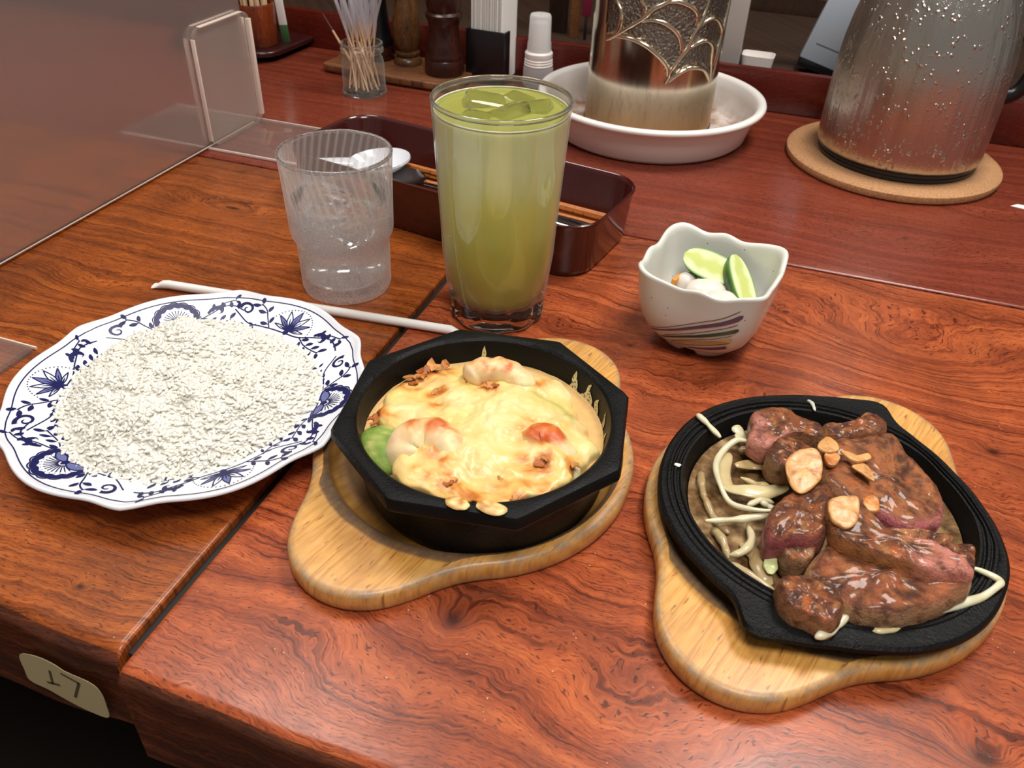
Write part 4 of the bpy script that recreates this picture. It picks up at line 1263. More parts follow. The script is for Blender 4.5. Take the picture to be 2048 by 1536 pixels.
def scroll(t0, x, y, s, hand):
    dk.stroke([(x, y), (x + hand * .5 * s, y + .55 * s), (x + hand * 1.1 * s, y + .5 * s), (x + hand * 1.25 * s, y), (x + hand * .95 * s, y - .12 * s)], lambda t: 0.1 * math.sin(PI * min(1, t + .12)) + 0.015, t0)
for i in range(6):
    t0 = math.radians(48 + 60 * i + (26 if i % 2 else 30))
    if i % 2 == 0:
        lotus(t0, 0.0, -0.72, 1.08)
    else:
        peony(t0, 0.1, -0.5, 1.0)
    # vine wandering along the rim
    dk.stroke([(-4.6, 0.1), (-3.4, -0.75), (-2.2, -0.9), (-1.0, -0.95), (0, -0.95), (1.2, -0.8), (2.4, -0.1), (3.4, 0.45), (4.6, 0.1)], lambda t: 0.03, t0, n=60)
    sprig(dk, [(1.35, -0.75), (2.2, -0.95), (3.1, -0.9), (3.9, -0.75)], t0, 4, 0.46)
    sprig(dk, [(-1.5, -0.9), (-2.0, -0.2), (-2.4, 0.5), (-2.9, 0.95)], t0, 3, 0.48)
    scroll(t0, 2.2, -0.05, 0.75, 1)
    sprig(dk, [(2.5, 0.1), (3.1, 0.65), (3.9, 0.85)], t0, 2, 0.36)
    sprig(dk, [(-2.6, -0.8), (-3.4, -1.15), (-4.3, -1.1)], t0, 3, 0.34)
    spiral(t0, -3.75, 0.3, 0.52, 1 if i % 2 else -1, 0.5 * i)
    for k in range(3):
        dk.leaf(3.3 + .45 * k, 0.35 - .1 * k, 2.0 - .2 * k, .42, t0)
mk('blue_print', (dk.V, dk.F), M_PRINT, pl, smooth=False)['kind'] = 'stuff'
mk('pale_blue_print', (pa.V, pa.F), M_PRINT2, pl, (0, 0, -0.006), smooth=False)['kind'] = 'stuff'

def rice_R(t):
    d = math.degrees(t) % 360
    base = [(0, 7.3), (30, 7.7), (60, 7.3), (95, 7.2), (130, 7.8), (165, 7.9), (200, 7.7), (230, 7.5), (260, 7.9), (285, 8.1), (310, 7.6), (335, 6.8), (360, 7.3)]
    for (a, r), (b, q) in zip(base, base[1:]):
        if a <= d <= b:
            return r + (q - r) * (d - a) / (b - a)
def rice_h(x, y):
    r = math.hypot(x, y)
    q = min(1.0, r / rice_R(math.atan2(y, x)))
    return 0.55 + (2.6 + 0.07 * y - 0.03 * x) * (1 - q ** 3.4) ** 0.8 + (1.1 * fbm(x * 0.28, y * 0.28, 7.7, 2) + 1.15 * fbm(x * 0.65, y * 0.65, 1.7, 3)) * (1 - q ** 5)
def rice():
    random.seed(12)
    V, F = [], []
    n, m = 90, 36
    for i in range(m + 1):                      # packed core
        for j in range(n):
            t = 2 * PI * j / n
            r = rice_R(t) * max(i, 0.05) / m * 0.97
            x, y = r * math.cos(t), r * math.sin(t)
            V.append((x, y, max(0.65, rice_h(x, y) - 0.05)))
    for i in range(m):
        for j in range(n):
            k = (j + 1) % n
            F.append((i * n + j, i * n + k, (i + 1) * n + k, (i + 1) * n + j))
    prof = [(-1, 0.0), (-0.9, 0.45), (-0.6, 0.82), (-0.15, 1.0), (0.3, 0.98), (0.68, 0.76), (0.93, 0.38), (1, 0.0)]
    ns = 7
    for g_ in range(7600):
        t = random.uniform(0, 2 * PI)
        q = math.sqrt(random.random()) * 1.03
        r = rice_R(t) * q
        x, y = r * math.cos(t), r * math.sin(t)
        z = rice_h(x, y) + random.uniform(-0.12, 0.04)
        if q > 0.93:
            z = random.uniform(0.75, 1.25) + max(0, (r - 7.2)) * 0.12
        L, W = random.uniform(0.26, 0.35), random.uniform(0.1, 0.13)
        az, el = random.uniform(0, 2 * PI), random.gauss(0, 0.3)
        ax = Vector((math.cos(az) * math.cos(el), math.sin(az) * math.cos(el), math.sin(el)))
        s1 = ax.cross(Vector((0, 0, 1))).normalized()
        s2 = s1.cross(ax)
        bend = random.uniform(-0.05, 0.05)
        b = len(V)
        c = Vector((x, y, z))
        V.append(tuple(c - ax * L))
        for (u, w) in prof[1:-1]:
            cc = c + ax * (u * L) + s1 * (bend * (1 - u * u))
            for j in range(ns):
                a = 2 * PI * j / ns
                V.append(tuple(cc + s1 * (W * w * math.cos(a)) + s2 * (W * 0.8 * w * math.sin(a))))
        V.append(tuple(c + ax * L))
        k = len(prof) - 2
        for j in range(ns):
            jj = (j + 1) % ns
            F.append((b, b + 1 + j, b + 1 + jj))
            for i in range(k - 1):
                F.append((b + 1 + i * ns + j, b + 1 + (i + 1) * ns + j, b + 1 + (i + 1) * ns + jj, b + 1 + i * ns + jj))
            F.append((b + 1 + k * ns, b + 1 + (k - 1) * ns + jj, b + 1 + (k - 1) * ns + j))
    return V, F
rm = link('steamed_rice', mesh('steamed_rice', rice(), M_RICE, sharp=179), None, (PC[0], PC[1], 0))
tag(rm, 'mound of steamed white rice on the blue-printed plate', 'rice', kind='stuff')

# ---------------------------------------------------------------- drinks
GG = (-17.75, 49.6)
def tall_glass():
    prof = [(3.6, 1.9), (3.68, 2.4), (3.76, 3.2), (3.84, 4.0), (3.92, 5.0), (4.06, 8.0), (4.3, 12.0), (4.5, 15.5), (4.54, 15.68), (4.5, 15.83), (4.4, 15.86), (4.32, 15.75), (4.3, 15.5)]
    return lathe(prof, 120, lambda t, z, i: 1 - 0.045 * sstep(5.0, 2.6, z) * (0.5 - 0.5 * math.cos(10 * t)), False, False)
def glass_base():
    prof = [(0.3, 0.12), (2.7, 0.1), (3.15, 0.0), (3.4, 0.08), (3.5, 0.35), (3.55, 1.0), (3.6, 1.88), (3.3, 1.95), (2.9, 1.5), (1.5, 1.32), (0.2, 1.3)]
    return lathe(prof, 120, lambda t, z, i: 1 - 0.05 * (0.5 - 0.5 * math.cos(10 * t)) if i < 8 else 1.0)
tg = thing('tall_glass', 'tall fluted-base glass of cloudy iced green tea', 'glass', (GG[0], GG[1], 0))
mk('glass_wall', tall_glass(), M_TALLGLASS, tg, sharp=50)
mk('glass_base', glass_base(), M_GLASS, tg, sharp=50)
def rim(r, z, a, n=96):
    k = 12
    V = [((r + a * math.cos(2 * PI * q / k)) * math.cos(2 * PI * j / n), (r + a * math.cos(2 * PI * q / k)) * math.sin(2 * PI * j / n), z + 1.3 * a * math.sin(2 * PI * q / k)) for j in range(n) for q in range(k)]
    F = [(j * k + q, ((j + 1) % n) * k + q, ((j + 1) % n) * k + (q + 1) % k, j * k + (q + 1) % k) for j in range(n) for q in range(k)]
    return V, F
mk('glass_rim', rim(4.42, 15.72, 0.13), M_RIMGLASS, tg)
def tea():
    prof = [(0.2, 1.34), (1.5, 1.36), (2.85, 1.56), (3.2, 1.98), (3.36, 2.6), (3.58, 3.6), (3.78, 5.0), (3.98, 8.0), (4.2, 12.0), (4.33, 14.8), (4.34, 15.02), (4.28, 15.1), (3.9, 15.06), (2.5, 15.06), (0.2, 15.06)]
    return lathe(prof, 96)
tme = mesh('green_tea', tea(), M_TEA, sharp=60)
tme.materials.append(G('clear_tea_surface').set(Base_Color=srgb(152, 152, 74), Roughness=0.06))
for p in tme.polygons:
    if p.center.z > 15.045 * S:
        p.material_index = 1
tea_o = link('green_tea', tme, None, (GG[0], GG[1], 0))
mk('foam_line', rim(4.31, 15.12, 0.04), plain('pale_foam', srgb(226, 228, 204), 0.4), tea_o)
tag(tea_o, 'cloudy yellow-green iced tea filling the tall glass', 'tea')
def ice_chunk(w, d, h, seed):
    random.seed(seed)
    vf = box(w, d, h, 0.35, 0.3, -h / 2)
    return [(x + 0.18 * noise.noise(Vector((x, y, z)) * 0.8 + Vector((seed, 0, 0))), y + 0.18 * noise.noise(Vector((x, y, z)) * 0.8 + Vector((0, seed, 5))), z + 0.25 * noise.noise(Vector((x, y, 0)) * 0.7 + Vector((seed, 3, 0)))) for x, y, z in vf[0]], vf[1]
for k, (x, y, z, w, d, h, rot, lab) in enumerate(((-1.35, 0.7, 14.95, 2.8, 1.9, 1.1, (.18, .22, .5), 'long clear ice cube floating by the tall glass rim'), (0.7, -0.5, 14.9, 2.4, 2.0, 1.0, (-.22, -.12, 1.1), 'clear ice cube in the middle of the green tea'),
                                             (2.0, 0.9, 14.9, 2.0, 1.8, .9, (.1, -.2, .2), 'bubbly ice cube at the tea edge nearest the metal pitcher'), (0.3, 2.4, 14.85, 2.2, 1.5, .8, (.12, .1, -.3), 'ice cube sunk low at the rear of the green tea'), (-0.9, -2.0, 14.8, 2.0, 1.4, .8, (0.2, .1, .1), 'small ice cube in the tea at the glass front'))):
    o = mk('ice_cube', ice_chunk(w, d, h, k + 3), M_ICE, None, (GG[0] + x, GG[1] + y, z), rot=rot, sharp=25)
    tag(o, lab, 'ice cube', 'ice cubes in the green tea')

WG = (-29.72, 48.75)
def tumbler():
    prof = [(0.2, 0.25), (2.6, 0.2), (2.95, 0.0), (3.25, 0.12), (3.36, 0.5), (3.38, 2.0), (3.42, 3.9), (3.5, 4.25), (3.7, 4.6), (3.78, 5.0), (3.84, 7.0), (3.94, 9.6), (4.0, 10.5), (3.98, 10.7), (3.91, 10.76), (3.83, 10.68), (3.8, 10.4),
            (3.7, 8.8), (3.62, 7.0), (3.52, 5.1), (3.4, 4.6), (3.2, 4.2), (3.15, 3.6), (3.1, 1.6), (2.9, 1.1), (2.2, 0.95), (0.2, 0.95)]
    n = 144
    rings = []
    for i, (r, z) in enumerate(prof):
        inner = 17 <= i <= 21
        rings.append([((r - (0.1 * (0.5 + 0.5 * math.cos(36 * (2 * PI * j / n) + z * 2.2)) if inner else 0)) * math.cos(2 * PI * j / n), (r - (0.1 * (0.5 + 0.5 * math.cos(36 * (2 * PI * j / n) + z * 2.2)) if inner else 0)) * math.sin(2 * PI * j / n), z) for j in range(n)])
    return loft(rings)
wg = thing('water_glass', 'short stepped glass tumbler of iced water, misted with dew', 'glass', (WG[0], WG[1], 0))
mk('glass_wall', tumbler(), M_DEWGLASS, wg, sharp=60)
mk('glass_rim', rim(3.92, 10.64, 0.11), M_RIMGLASS, wg)
def water():
    prof = [(0.2, 0.97), (2.2, 0.97), (2.88, 1.13), (3.08, 1.6), (3.13, 3.6), (3.18, 4.2), (3.38, 4.62), (3.45, 5.1), (3.55, 7.0), (3.55, 7.22), (3.48, 7.18), (3.0, 7.16), (0.2, 7.16)]
    return lathe(prof, 96)
tag(mk('drinking_water', water(), M_WATER, None, (WG[0], WG[1], 0), sharp=60), 'clear iced water in the misted tumbler', 'water')
for k, (x, y, z, w, d, h, rot, lab) in enumerate(((-0.8, 0.3, 6.6, 2.4, 2.0, 1.6, (.2, .3, .4), 'ice cube floating at the water line of the tumbler'), (0.9, -0.3, 5.4, 2.2, 2.0, 1.7, (.4, -.2, 1.0), 'ice cube submerged in the middle of the water tumbler'))):
    o = mk('ice_cube', ice_chunk(w, d, h, k + 13), M_ICE, None, (WG[0] + x, WG[1] + y, z), rot=rot, sharp=25)
    tag(o, lab, 'ice cube', 'ice cubes in the water')

# wrapped straw
sw = thing('wrapped_straw', 'drinking straw in a white paper sleeve lying behind the plate', 'straw', (-31.0, 44.1, 0))
def straw():
    P = [(-11.9, -1.35, 0.16), (-11.6, -1.3, 0.2), (-11.1, -1.22, 0.28)] + [(-10.6 + 22.0 * k / 12, -1.16 + 2.35 * k / 12, 0.33) for k in range(13)] + [(11.9, 1.24, 0.26), (12.3, 1.29, 0.2)]
    return tube(P, lambda t: 0.33 if 0.03 < t < 0.97 else 0.42, 14, 1.0)
V, F = straw()
V2 = []
for x, y, z in V:
    e = max(sstep(-11.0, -11.9, x), sstep(11.4, 12.3, x))
    V2.append((x, y, 0.08 + (z - 0.0) * (1 - 0.75 * e) + 0.03 * e * noise.noise(Vector((x * 3, y * 3, 1)))))
mk('paper_sleeve', (V2, F), M_PAPER, sw)
mk('sleeve_seam', tube([(-10.4 + 21 * k / 10, -1.10 + 2.25 * k / 10, 0.72) for k in range(11)], 0.03, 6), plain('paper_fold', srgb(214, 212, 210), 0.7), sw)

# ---------------------------------------------------------------- pickle bowl
BW = (-3.0, 52.0)
BRZ = math.radians(-9)
def bowl_pt(t, q, inner=0.0):
    """q: 0 foot .. 1 rim on the outside; inner = wall thickness taken off"""
    prof = [(0.0, 2.75, 0.5), (0.1, 3.1, 0.75), (0.25, 3.65, 1.45), (0.45, 4.1, 2.6), (0.65, 4.3, 3.9), (0.85, 4.4, 5.1), (1.0, 4.5, 6.0)]
    for (a, s0, z0), (b, s1, z1) in zip(prof, prof[1:]):
        if a <= q <= b + 1e-9:
            k = (q - a) / (b - a)
            s, z = s0 + (s1 - s0) * k, z0 + (z1 - z0) * k
            break
    n = 2.6 + 2.2 * q
    c, d = math.cos(t), math.sin(t)
    r = (s - inner) / (abs(c) ** n + abs(d) ** n) ** (1 / n)
    up = sstep(0.6, 1.0, q)
    r *= 1 + up * 0.014 * math.sin(8 * t + 0.6)
    z += up * (0.16 * math.cos(4 * (t - PI / 4)) + 0.13 * math.sin(8 * t + 1.2) + 0.06 * math.sin(12 * t))
    return (r * c, r * d, z)
def bowl():
    n = 144
    rings = []
    T = [2 * PI * j / n for j in range(n)]
    for q in (0.0, .05, .1, .18, .25, .35, .45, .55, .65, .75, .85, .92, .97, 1.0):
        rings.append([bowl_pt(t, q) for t in T])
    rings.append([tuple(Vector(bowl_pt(t, 1.0, 0.12)) + Vector((0, 0, 0.09))) for t in T])
    rings.append([tuple(Vector(bowl_pt(t, 1.0, 0.26)) + Vector((0, 0, 0.02))) for t in T])
    for q in (.97, .92, .85, .75, .65, .55, .45, .35, .25, .15):
        rings.append([tuple(Vector(bowl_pt(t, q, 0.36)) + Vector((0, 0, 0.3 * (1 - q)))) for t in T])
    return loft(rings)
bw = thing('pickle_bowl', 'squarish speckled grey-white bowl with wavy rim and painted stripes', 'bowl', (BW[0], BW[1], 0), BRZ)
mk('bowl_body', bowl(), M_BOWL, bw, sharp=70)
def foot(t0):
    V = []
    rings = []
    for z, k in ((0.0, 0.92), (0.08, 1.0), (0.4, 1.06), (0.75, 1.12)):
        ring = []
        for j in range(13):
            a = t0 + math.radians(-36 + 72 * j / 12)
            s = math.sin(PI * (j / 12)) ** 0.35
            ring.append((2.75 * k * math.cos(a) * (0.86 + 0.14 * s), 2.75 * k * math.sin(a) * (0.86 + 0.14 * s), z if 0 < j < 12 else max(z, 0.15)))
        for j in range(12, -1, -1):
            a = t0 + math.radians(-36 + 72 * j / 12)
            ring.append((2.1 * math.cos(a), 2.1 * math.sin(a), z))
        rings.append(ring)
    return loft(rings)
for a in (45, 135, 225, 315):
    mk('bowl_foot', foot(math.radians(a)), M_BOWL, bw, sharp=60)
# painted stripes on the front wall
def stripe(p, q, w0, w1):
    V, F = [], []
    m = 26
    for i in range(m + 1):
        k = i / m
        x, z = p[0] + (q[0] - p[0]) * k, p[1] + (q[1] - p[1]) * k
        w = (w0 + (w1 - w0) * k) * min(1, (k + 0.02) / 0.05, (1.03 - k) / 0.06)
        for s in (-1, -.33, .33, 1):
            zz = z + s * w
            # find q (height parameter) and angle whose x matches on the front wall
            lo, hi = 0.0, 1.0
            for _ in range(18):
                mid = (lo + hi) / 2
                if bowl_pt(-PI / 2, mid)[2] < zz:
                    lo = mid
                else:
                    hi = mid
            a0, a1 = -PI * 0.95, -PI * 0.05
            for _ in range(20):
                am = (a0 + a1) / 2
                if bowl_pt(am, lo)[0] < x:
                    a0 = am
                else:
                    a1 = am
            P = bowl_pt(a0, lo)
            V.append((P[0] * 1.004, P[1] * 1.006 - 0.012, P[2]))
    for i in range(m):
        for s in range(3):
            a = i * 4 + s
            F.append((a, a + 4, a + 5, a + 1))
    return V, F
PUR, GRN, YEL, BRL = plain('purple_glaze', srgb(104, 78, 102), 0.25), plain('green_glaze', srgb(52, 84, 60), 0.25), plain('yellow_glaze', srgb(204, 178, 88), 0.25), plain('brown_glaze_line', srgb(112, 78, 56), 0.25)
for nm, p, q, w0, w1, m in (('purple_stripe', (-2.7, 1.55), (3.4, 4.75), .06, .2, PUR), ('brown_line', (-2.75, 1.75), (3.2, 5.15), .03, .035, BRL), ('green_stripe', (-1.9, 1.3), (3.3, 3.75), .06, .18, GRN), ('brown_line', (-1.6, 1.62), (3.2, 4.2), .03, .035, BRL),
                            ('yellow_stripe', (-1.1, 1.1), (3.0, 2.85), .05, .17, YEL), ('brown_line', (-1.1, 1.28), (3.0, 3.25), .03, .03, BRL), ('brown_line', (-0.7, 1.02), (2.9, 2.5), .025, .03, BRL), ('purple_stripe', (0.1, 1.0), (2.7, 1.95), .05, .17, PUR)):
    mk(nm, stripe(p, q, w0, w1), m, bw)
# pickles
def cuke(L, r, seed, cut=0.0):
    """lengthwise cucumber chunk: dark skin below, pale wet cut face on top, tapering ends"""
    V, F, col = [], [], []
    n, m = 26, 22
    for i in range(m + 1):
        u = -1 + 2 * i / m
        s = math.sqrt(max(0.0, 1 - abs(u) ** 2.6)) if abs(u) < 1 else 0.0
        s = max(s, 0.03)
        for j in range(n):
            k = j / n
            if k < 0.62:      # skin
                a = PI + PI * k / 0.62
                y, z = r * s * math.cos(a), r * s * 1.15 * math.sin(a)
                c = mixc(srgb(24, 58, 22), srgb(52, 98, 32), 0.5 + 1.6 * noise.noise(Vector((u * 4, k * 14, seed))))
                if k < 0.03 or k > 0.59:
                    c = srgb(92, 146, 58)
            else:             # cut face
                w = (k - 0.62) / 0.38
                y = r * s * (1 - 2 * w)
                z = 0.05 * noise.noise(Vector((u * 2, w * 3, seed)))
                d = abs(1 - 2 * w) / 1.0
                c = mixc(srgb(196, 206, 118), srgb(222, 234, 184), sstep(0.25, 0.7, d + 0.25 * noise.noise(Vector((u * 5, w * 5, seed)))))
                if s < 0.35 or d > 0.93:
                    c = srgb(160, 196, 110)
            V.append((u * L, y, z))
            col.append(c)
    for i in range(m):
        for j in range(n):
            k = (j + 1) % n
            F.append((i * n + j, i * n + k, (i + 1) * n + k, (i + 1) * n + j))
    return (V, F), col
def bpos(x, y, z):
    return (BW[0] + x, BW[1] + y, z)
def orient(axis, face):
    u = Vector(axis).normalized()
    f = Vector(face)
    f = (f - u * f.dot(u)).normalized()
    v = f.cross(u)
    return Matrix((u, v, f)).transposed().to_euler()
vf, cl = cuke(2.15, 1.12, 1.5)
tag(mk('cucumber_pickle', vf, M_VEG, None, bpos(-0.25, 1.8, 4.75), rot=orient((3.3, -0.9, -0.5), (0.1, -0.55, 0.8)), cols=cl, sharp=40), 'cucumber pickle whose wide pale cut face lies upward', 'pickle', 'cucumber pickles in the bowl')
vf, cl = cuke(2.45, 1.2, 6.5)
tag(mk('cucumber_pickle', vf, M_VEG, None, bpos(2.2, 0.95, 4.35), rot=orient((1.5, -3.0, -1.6), (0.62, -0.2, 0.7)), cols=cl, sharp=40), 'cucumber pickle standing tilted with dark skin beside the pale cut face', 'pickle', 'cucumber pickles in the bowl')
M_DAIKON = G('pickled_radish').set(Base_Color=srgb(222, 214, 204), Roughness=0.3, Subsurface_Weight=0.3, Subsurface_Radius=(.6, .55, .5), Subsurface_Scale=0.004)
for x, y, z, a, b, h, rot, lab in ((-0.1, 0.2, 3.0, 1.5, 1.15, 1.6, (.15, 0, .1), 'smooth white radish pickle in front of the flat cucumber'), (1.2, -0.8, 2.95, 1.5, 1.1, 1.6, (.1, .1, -.2), 'white radish pickle nearest the striped bowl wall'), (-1.75, 1.4, 2.6, .85, .75, 1.7, (0, .1, 0), 'yellowish translucent radish pickle beside the orange strip')):
    vf = blob(a, b, h, x + 7, 0.1, 36, 14)
    tag(mk('radish_pickle', vf, M_DAIKON, None, bpos(x, y, z), rot=rot, sharp=70), lab, 'pickle', 'radish pickles in the bowl')
tag(mk('carrot_strip', box(0.35, 1.3, 1.6, .12, .08), plain('carrot', srgb(210, 142, 66), 0.35), None, bpos(-2.5, 1.2, 2.2), rot=(0, .1, -.3)), 'thin orange carrot strip at the left inside the bowl', 'pickle')
for x, y, z, sx, sy in ((0.0, 0.4, 1.0, 3.0, 3.0),):
    vf = blob(2.9, 2.7, 1.9, 21, 0.12, 36, 12)
    tag(mk('radish_pickle', vf, M_DAIKON, None, bpos(0.4, 0.4, 1.05), sharp=70), 'white radish lump at the bottom beneath the other pickles', 'pickle', 'radish pickles in the bowl')
# ---------------------------------------------------------------- cutlery tray
TR, TRZ = (-26.6, 63.5), math.radians(-9.8)
def tray():
    def rr(w, d, r):
        return rrect(w, d, r, 8)
    spec = [(28.6, 10.2, 2.3, 0.0), (29.0, 10.6, 2.5, 0.12), (29.3, 10.9, 2.7, 0.6), (30.0, 11.5, 2.9, 4.2), (30.3, 11.8, 3.0, 4.55), (30.3, 11.8, 3.0, 4.68), (30.1, 11.6, 2.9, 4.75), (29.8, 11.3, 2.75, 4.7), (29.5, 11.0, 2.6, 4.4), (28.8, 10.3, 2.3, 0.8), (28.2, 9.7, 2.0, 0.5), (20, 4, 1.0, 0.48)]
    return loft([[(x, y, z) for x, y in rr(w, d, r)] for w, d, r, z in spec])
tr = mk('cutlery_tray', tray(), M_LACQUER, None, (TR[0], TR[1], 0), TRZ, sharp=50)
tag(tr, 'long maroon lacquered cutlery tray with rounded corners behind the glasses', 'tray')
def tpos(u, v, z):
    c, s = math.cos(TRZ), math.sin(TRZ)
    return (TR[0] + u * c - v * s, TR[1] + u * s + v * c, z)
def chop(L, r0, r1, n=8):
    return tube([(-L / 2 + L * k / 10, 0, 0) for k in range(11)], lambda t: r0 + (r1 - r0) * t, n)
for u, v, z, dz, lab in ((1.2, 1.9, 2.35, 0.0, 'brown wooden chopstick lying uppermost in the maroon tray'), (0.9, 0.55, 1.9, 0.03, 'brown wooden chopstick under the spoon handle in the tray'), (0.2, 3.1, 1.3, 0.0, 'brown wooden chopstick deep along the far tray wall')):
    tag(mk('chopstick', chop(24.5, 0.28, 0.44), M_BROWNSTICK, None, tpos(u, v, z), rot=(0, 0, TRZ + dz), sharp=20), lab, 'chopstick', 'chopsticks in the maroon tray')
def utensil(L, w0, w1, th):
    """flat handle widening to a rounded end, thin neck"""
    n = 24
    P = [(-L / 2 + L * k / n, 0, 0.12 * math.sin(k / n * PI * 1.5)) for k in range(n + 1)]
    def wd(t):
        return (w0 + (w1 - w0) * sstep(0.25, 0.95, t)) * (min(1, (1.005 - t) / 0.06) ** 0.5 if t > 0.9 else 1) * min(1, (t + .02) / .04)
    return tube(P, wd, 12, th)
s1 = thing('metal_spoon', 'polished steel spoon with broad rounded handle end in the tray', 'spoon', tpos(0.0, -0.9, 2.55), rot=(0, 0.0, TRZ + 0.02))
mk('handle', move(utensil(17, 0.28, 0.85, 0.22), (5.2, 0, 0)), M_CUTLERY, s1)
def spoon_bowl(a, b, d, th=0.1):
    V, F = [], []
    n, m = 36, 8
    rings = []
    for i in range(m + 1):
        q = i / m
        rings.append([(a * q * math.cos(2 * PI * j / n), b * q * math.sin(2 * PI * j / n), d * (q * q - 1)) for j in range(n)])
    for i in range(m, -1, -1):
        q = i / m
        rings.append([(a * q * math.cos(2 * PI * j / n), b * q * math.sin(2 * PI * j / n), d * (q * q - 1) + th) for j in range(n)])
    rings[0] = [(p[0] + 0.01 * math.cos(j), p[1] + 0.01 * math.sin(j), p[2]) for j, p in enumerate(rings[0])]
    return loft(rings, False, False)
mk('spoon_bowl', move(spoon_bowl(2.6, 1.9, 0.7), (-5.6, 0, 0.1)), M_CUTLERY, s1)
s2 = thing('metal_fork', 'polished steel fork lying lowest beside the spoon in the tray', 'fork', tpos(0.5, -2.3, 2.0), rot=(0, 0.0, TRZ))
mk('handle', move(utensil(17, 0.28, 0.9, 0.22), (5.0, 0, 0)), M_CUTLERY, s2)
mk('fork_head', box(3.0, 2.0, .14, .6, .05), M_CUTLERY, s2, (-4.8, 0, -.05))
for k in range(4):
    mk('tine', tube([(-6.1, -.78 + .52 * k, 0.02), (-7.6, -.78 + .52 * k, .1), (-9.0, -.78 + .52 * k, .32)], lambda t: .14 * (1 - .6 * t), 8, .6), M_CUTLERY, s2)
s3 = thing('ceramic_spoon', 'glossy white ceramic soup spoon at the end of the maroon tray', 'spoon', tpos(-8.3, -0.3, 3.2), rot=(0.1, -0.12, TRZ + 0.5))
mk('spoon_bowl', spoon_bowl(2.9, 2.1, 1.3, .22), M_PORCELAIN, s3)
mk('handle', tube([(-2.3, 0, .1), (-4, 0, .3), (-6.5, 0, .5)], lambda t: .8 - .25 * t, 12, .3), M_PORCELAIN, s3)

# ---------------------------------------------------------------- pitcher in its basin
BC = (-15.5, 91.9)
def basin():
    spec = [(9.2, 0.1, 0), (9.6, 0.0, 0), (10.3, 0.1, 0), (10.75, 0.5, 0), (11.3, 2.6, 0), (11.55, 3.25, 0), (11.9, 3.5, 0), (12.3, 3.62, 0), (12.42, 3.85, 0), (12.32, 4.1, 0), (12.0, 4.2, 0), (11.65, 4.12, 0), (11.4, 3.8, .0), (11.15, 2.8, .12), (10.7, 1.1, .45), (10.3, 0.6, .9), (9.5, 0.48, 1), (6, .46, .75), (.3, .46, .6)]
    n = 120
    V, F = lathe([(r, z) for r, z, _ in spec], n)
    cols = []
    for _, _, c in spec:
        cols += [(c, 0, 0)] * n
    return (V, F), cols + [(0, 0, 0), (.6, 0, 0)]
vf, cl = basin()
tag(mk('round_basin', vf, M_BASIN, None, (BC[0], BC[1], 0), cols=cl, sharp=60), 'white round basin with stained inside standing under the relief pitcher', 'basin')
PR = 7.02
RELIEF = {
'a': [(-119,14.0),(-113,13.1),(-113,11.9),(-116,10.9),(-126,10.1)], 'b': [(-126,10.1),(-115,10.9),(-103,12.0),(-94,12.8),(-86,13.8),(-76,14.5),(-60,16.0)],
'c': [(-115,10.7),(-102,10.8),(-89,10.4),(-77,9.5),(-69,8.5),(-67,7.5),(-69,6.8)], 'd': [(-94,12.6),(-83,12.8),(-72,12.4),(-63,11.5),(-59,10.3),(-59,9.7)],
'e': [(-69,6.8),(-66,8.0),(-59,9.4),(-53,10.4),(-50,11.6),(-45,12.5),(-42,13.5),(-39,15.5)], 'f': [(-77,14.5),(-67,14.6),(-55,14.1),(-49,13.3),(-49,12.3)],
'g': [(-66,7.0),(-58,7.8),(-48,8.3),(-34,8.0),(-25,7.0),(-21,6.3)], 'h': [(-53,10.2),(-44,10.7),(-35,10.8),(-26,10.0),(-23,8.1),(-21,6.5)],
'i': [(-45,12.3),(-36,12.8),(-28,12.8),(-19,12.0),(-14,11.1),(-17,9.6),(-19,8.0)], 'j': [(-99,16.5),(-96,14.5),(-93,13.9),(-94,13.1)], 'k': [(-6,15.0),(-10,12.5),(-14,9.7),(-17,7.4),(-20,6.4)]}
LOWEDGE = [(-180, 30), (-135, 22), (-127, 10.2), (-115, 10.8), (-102, 10.8), (-89, 10.4), (-77, 9.5), (-69, 7.6), (-66, 7.0), (-58, 7.8), (-48, 8.3), (-34, 8.0), (-25, 7.0), (-20, 6.3), (-8, 9.0), (4, 8.4), (20, 6.5), (32, 9), (50, 30), (180, 30)]
def hammered(t, z):
    d = (math.degrees(t) + 180) % 360 - 180
    for (a, p), (b, q) in zip(LOWEDGE, LOWEDGE[1:]):
        if a <= d <= b:
            return sstep(-0.1, 0.1, z - (p + (q - p) * (d - a) / (b - a)))
    return 0
def pitcher_body():
    n = 220
    spec = [(5.0, 0.0), (6.8, 0.0), (6.98, 0.12)] + [(PR, 0.3 + 0.22 * k) for k in range(100)] + [(6.9, 22.6), (6.7, 22.8), (6.6, 22.6), (6.6, 18.0), (6.5, 1.0), (4, .6), (.3, .6)]
    V, F, cols = [], [], []
    rings = []
    for i, (r, z) in enumerate(spec):
        ring = []
        for j in range(n):
            t = 2 * PI * j / n
            h = hammered(t, z) if 3 <= i < 103 else 0
            q = r - 0.05 * h
            ring.append((q * math.cos(t), q * math.sin(t), z))
            cols.append((h, 0, 0))
        rings.append(ring)
    V, F = loft(rings)
    return (V, F), cols + [(0, 0, 0)] * 2
PP = (-15.9, 93.2)
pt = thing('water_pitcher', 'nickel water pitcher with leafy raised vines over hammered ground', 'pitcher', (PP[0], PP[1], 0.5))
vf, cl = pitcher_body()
mk('pitcher_body', vf, M_PITCHER, pt, cols=cl, sharp=60)
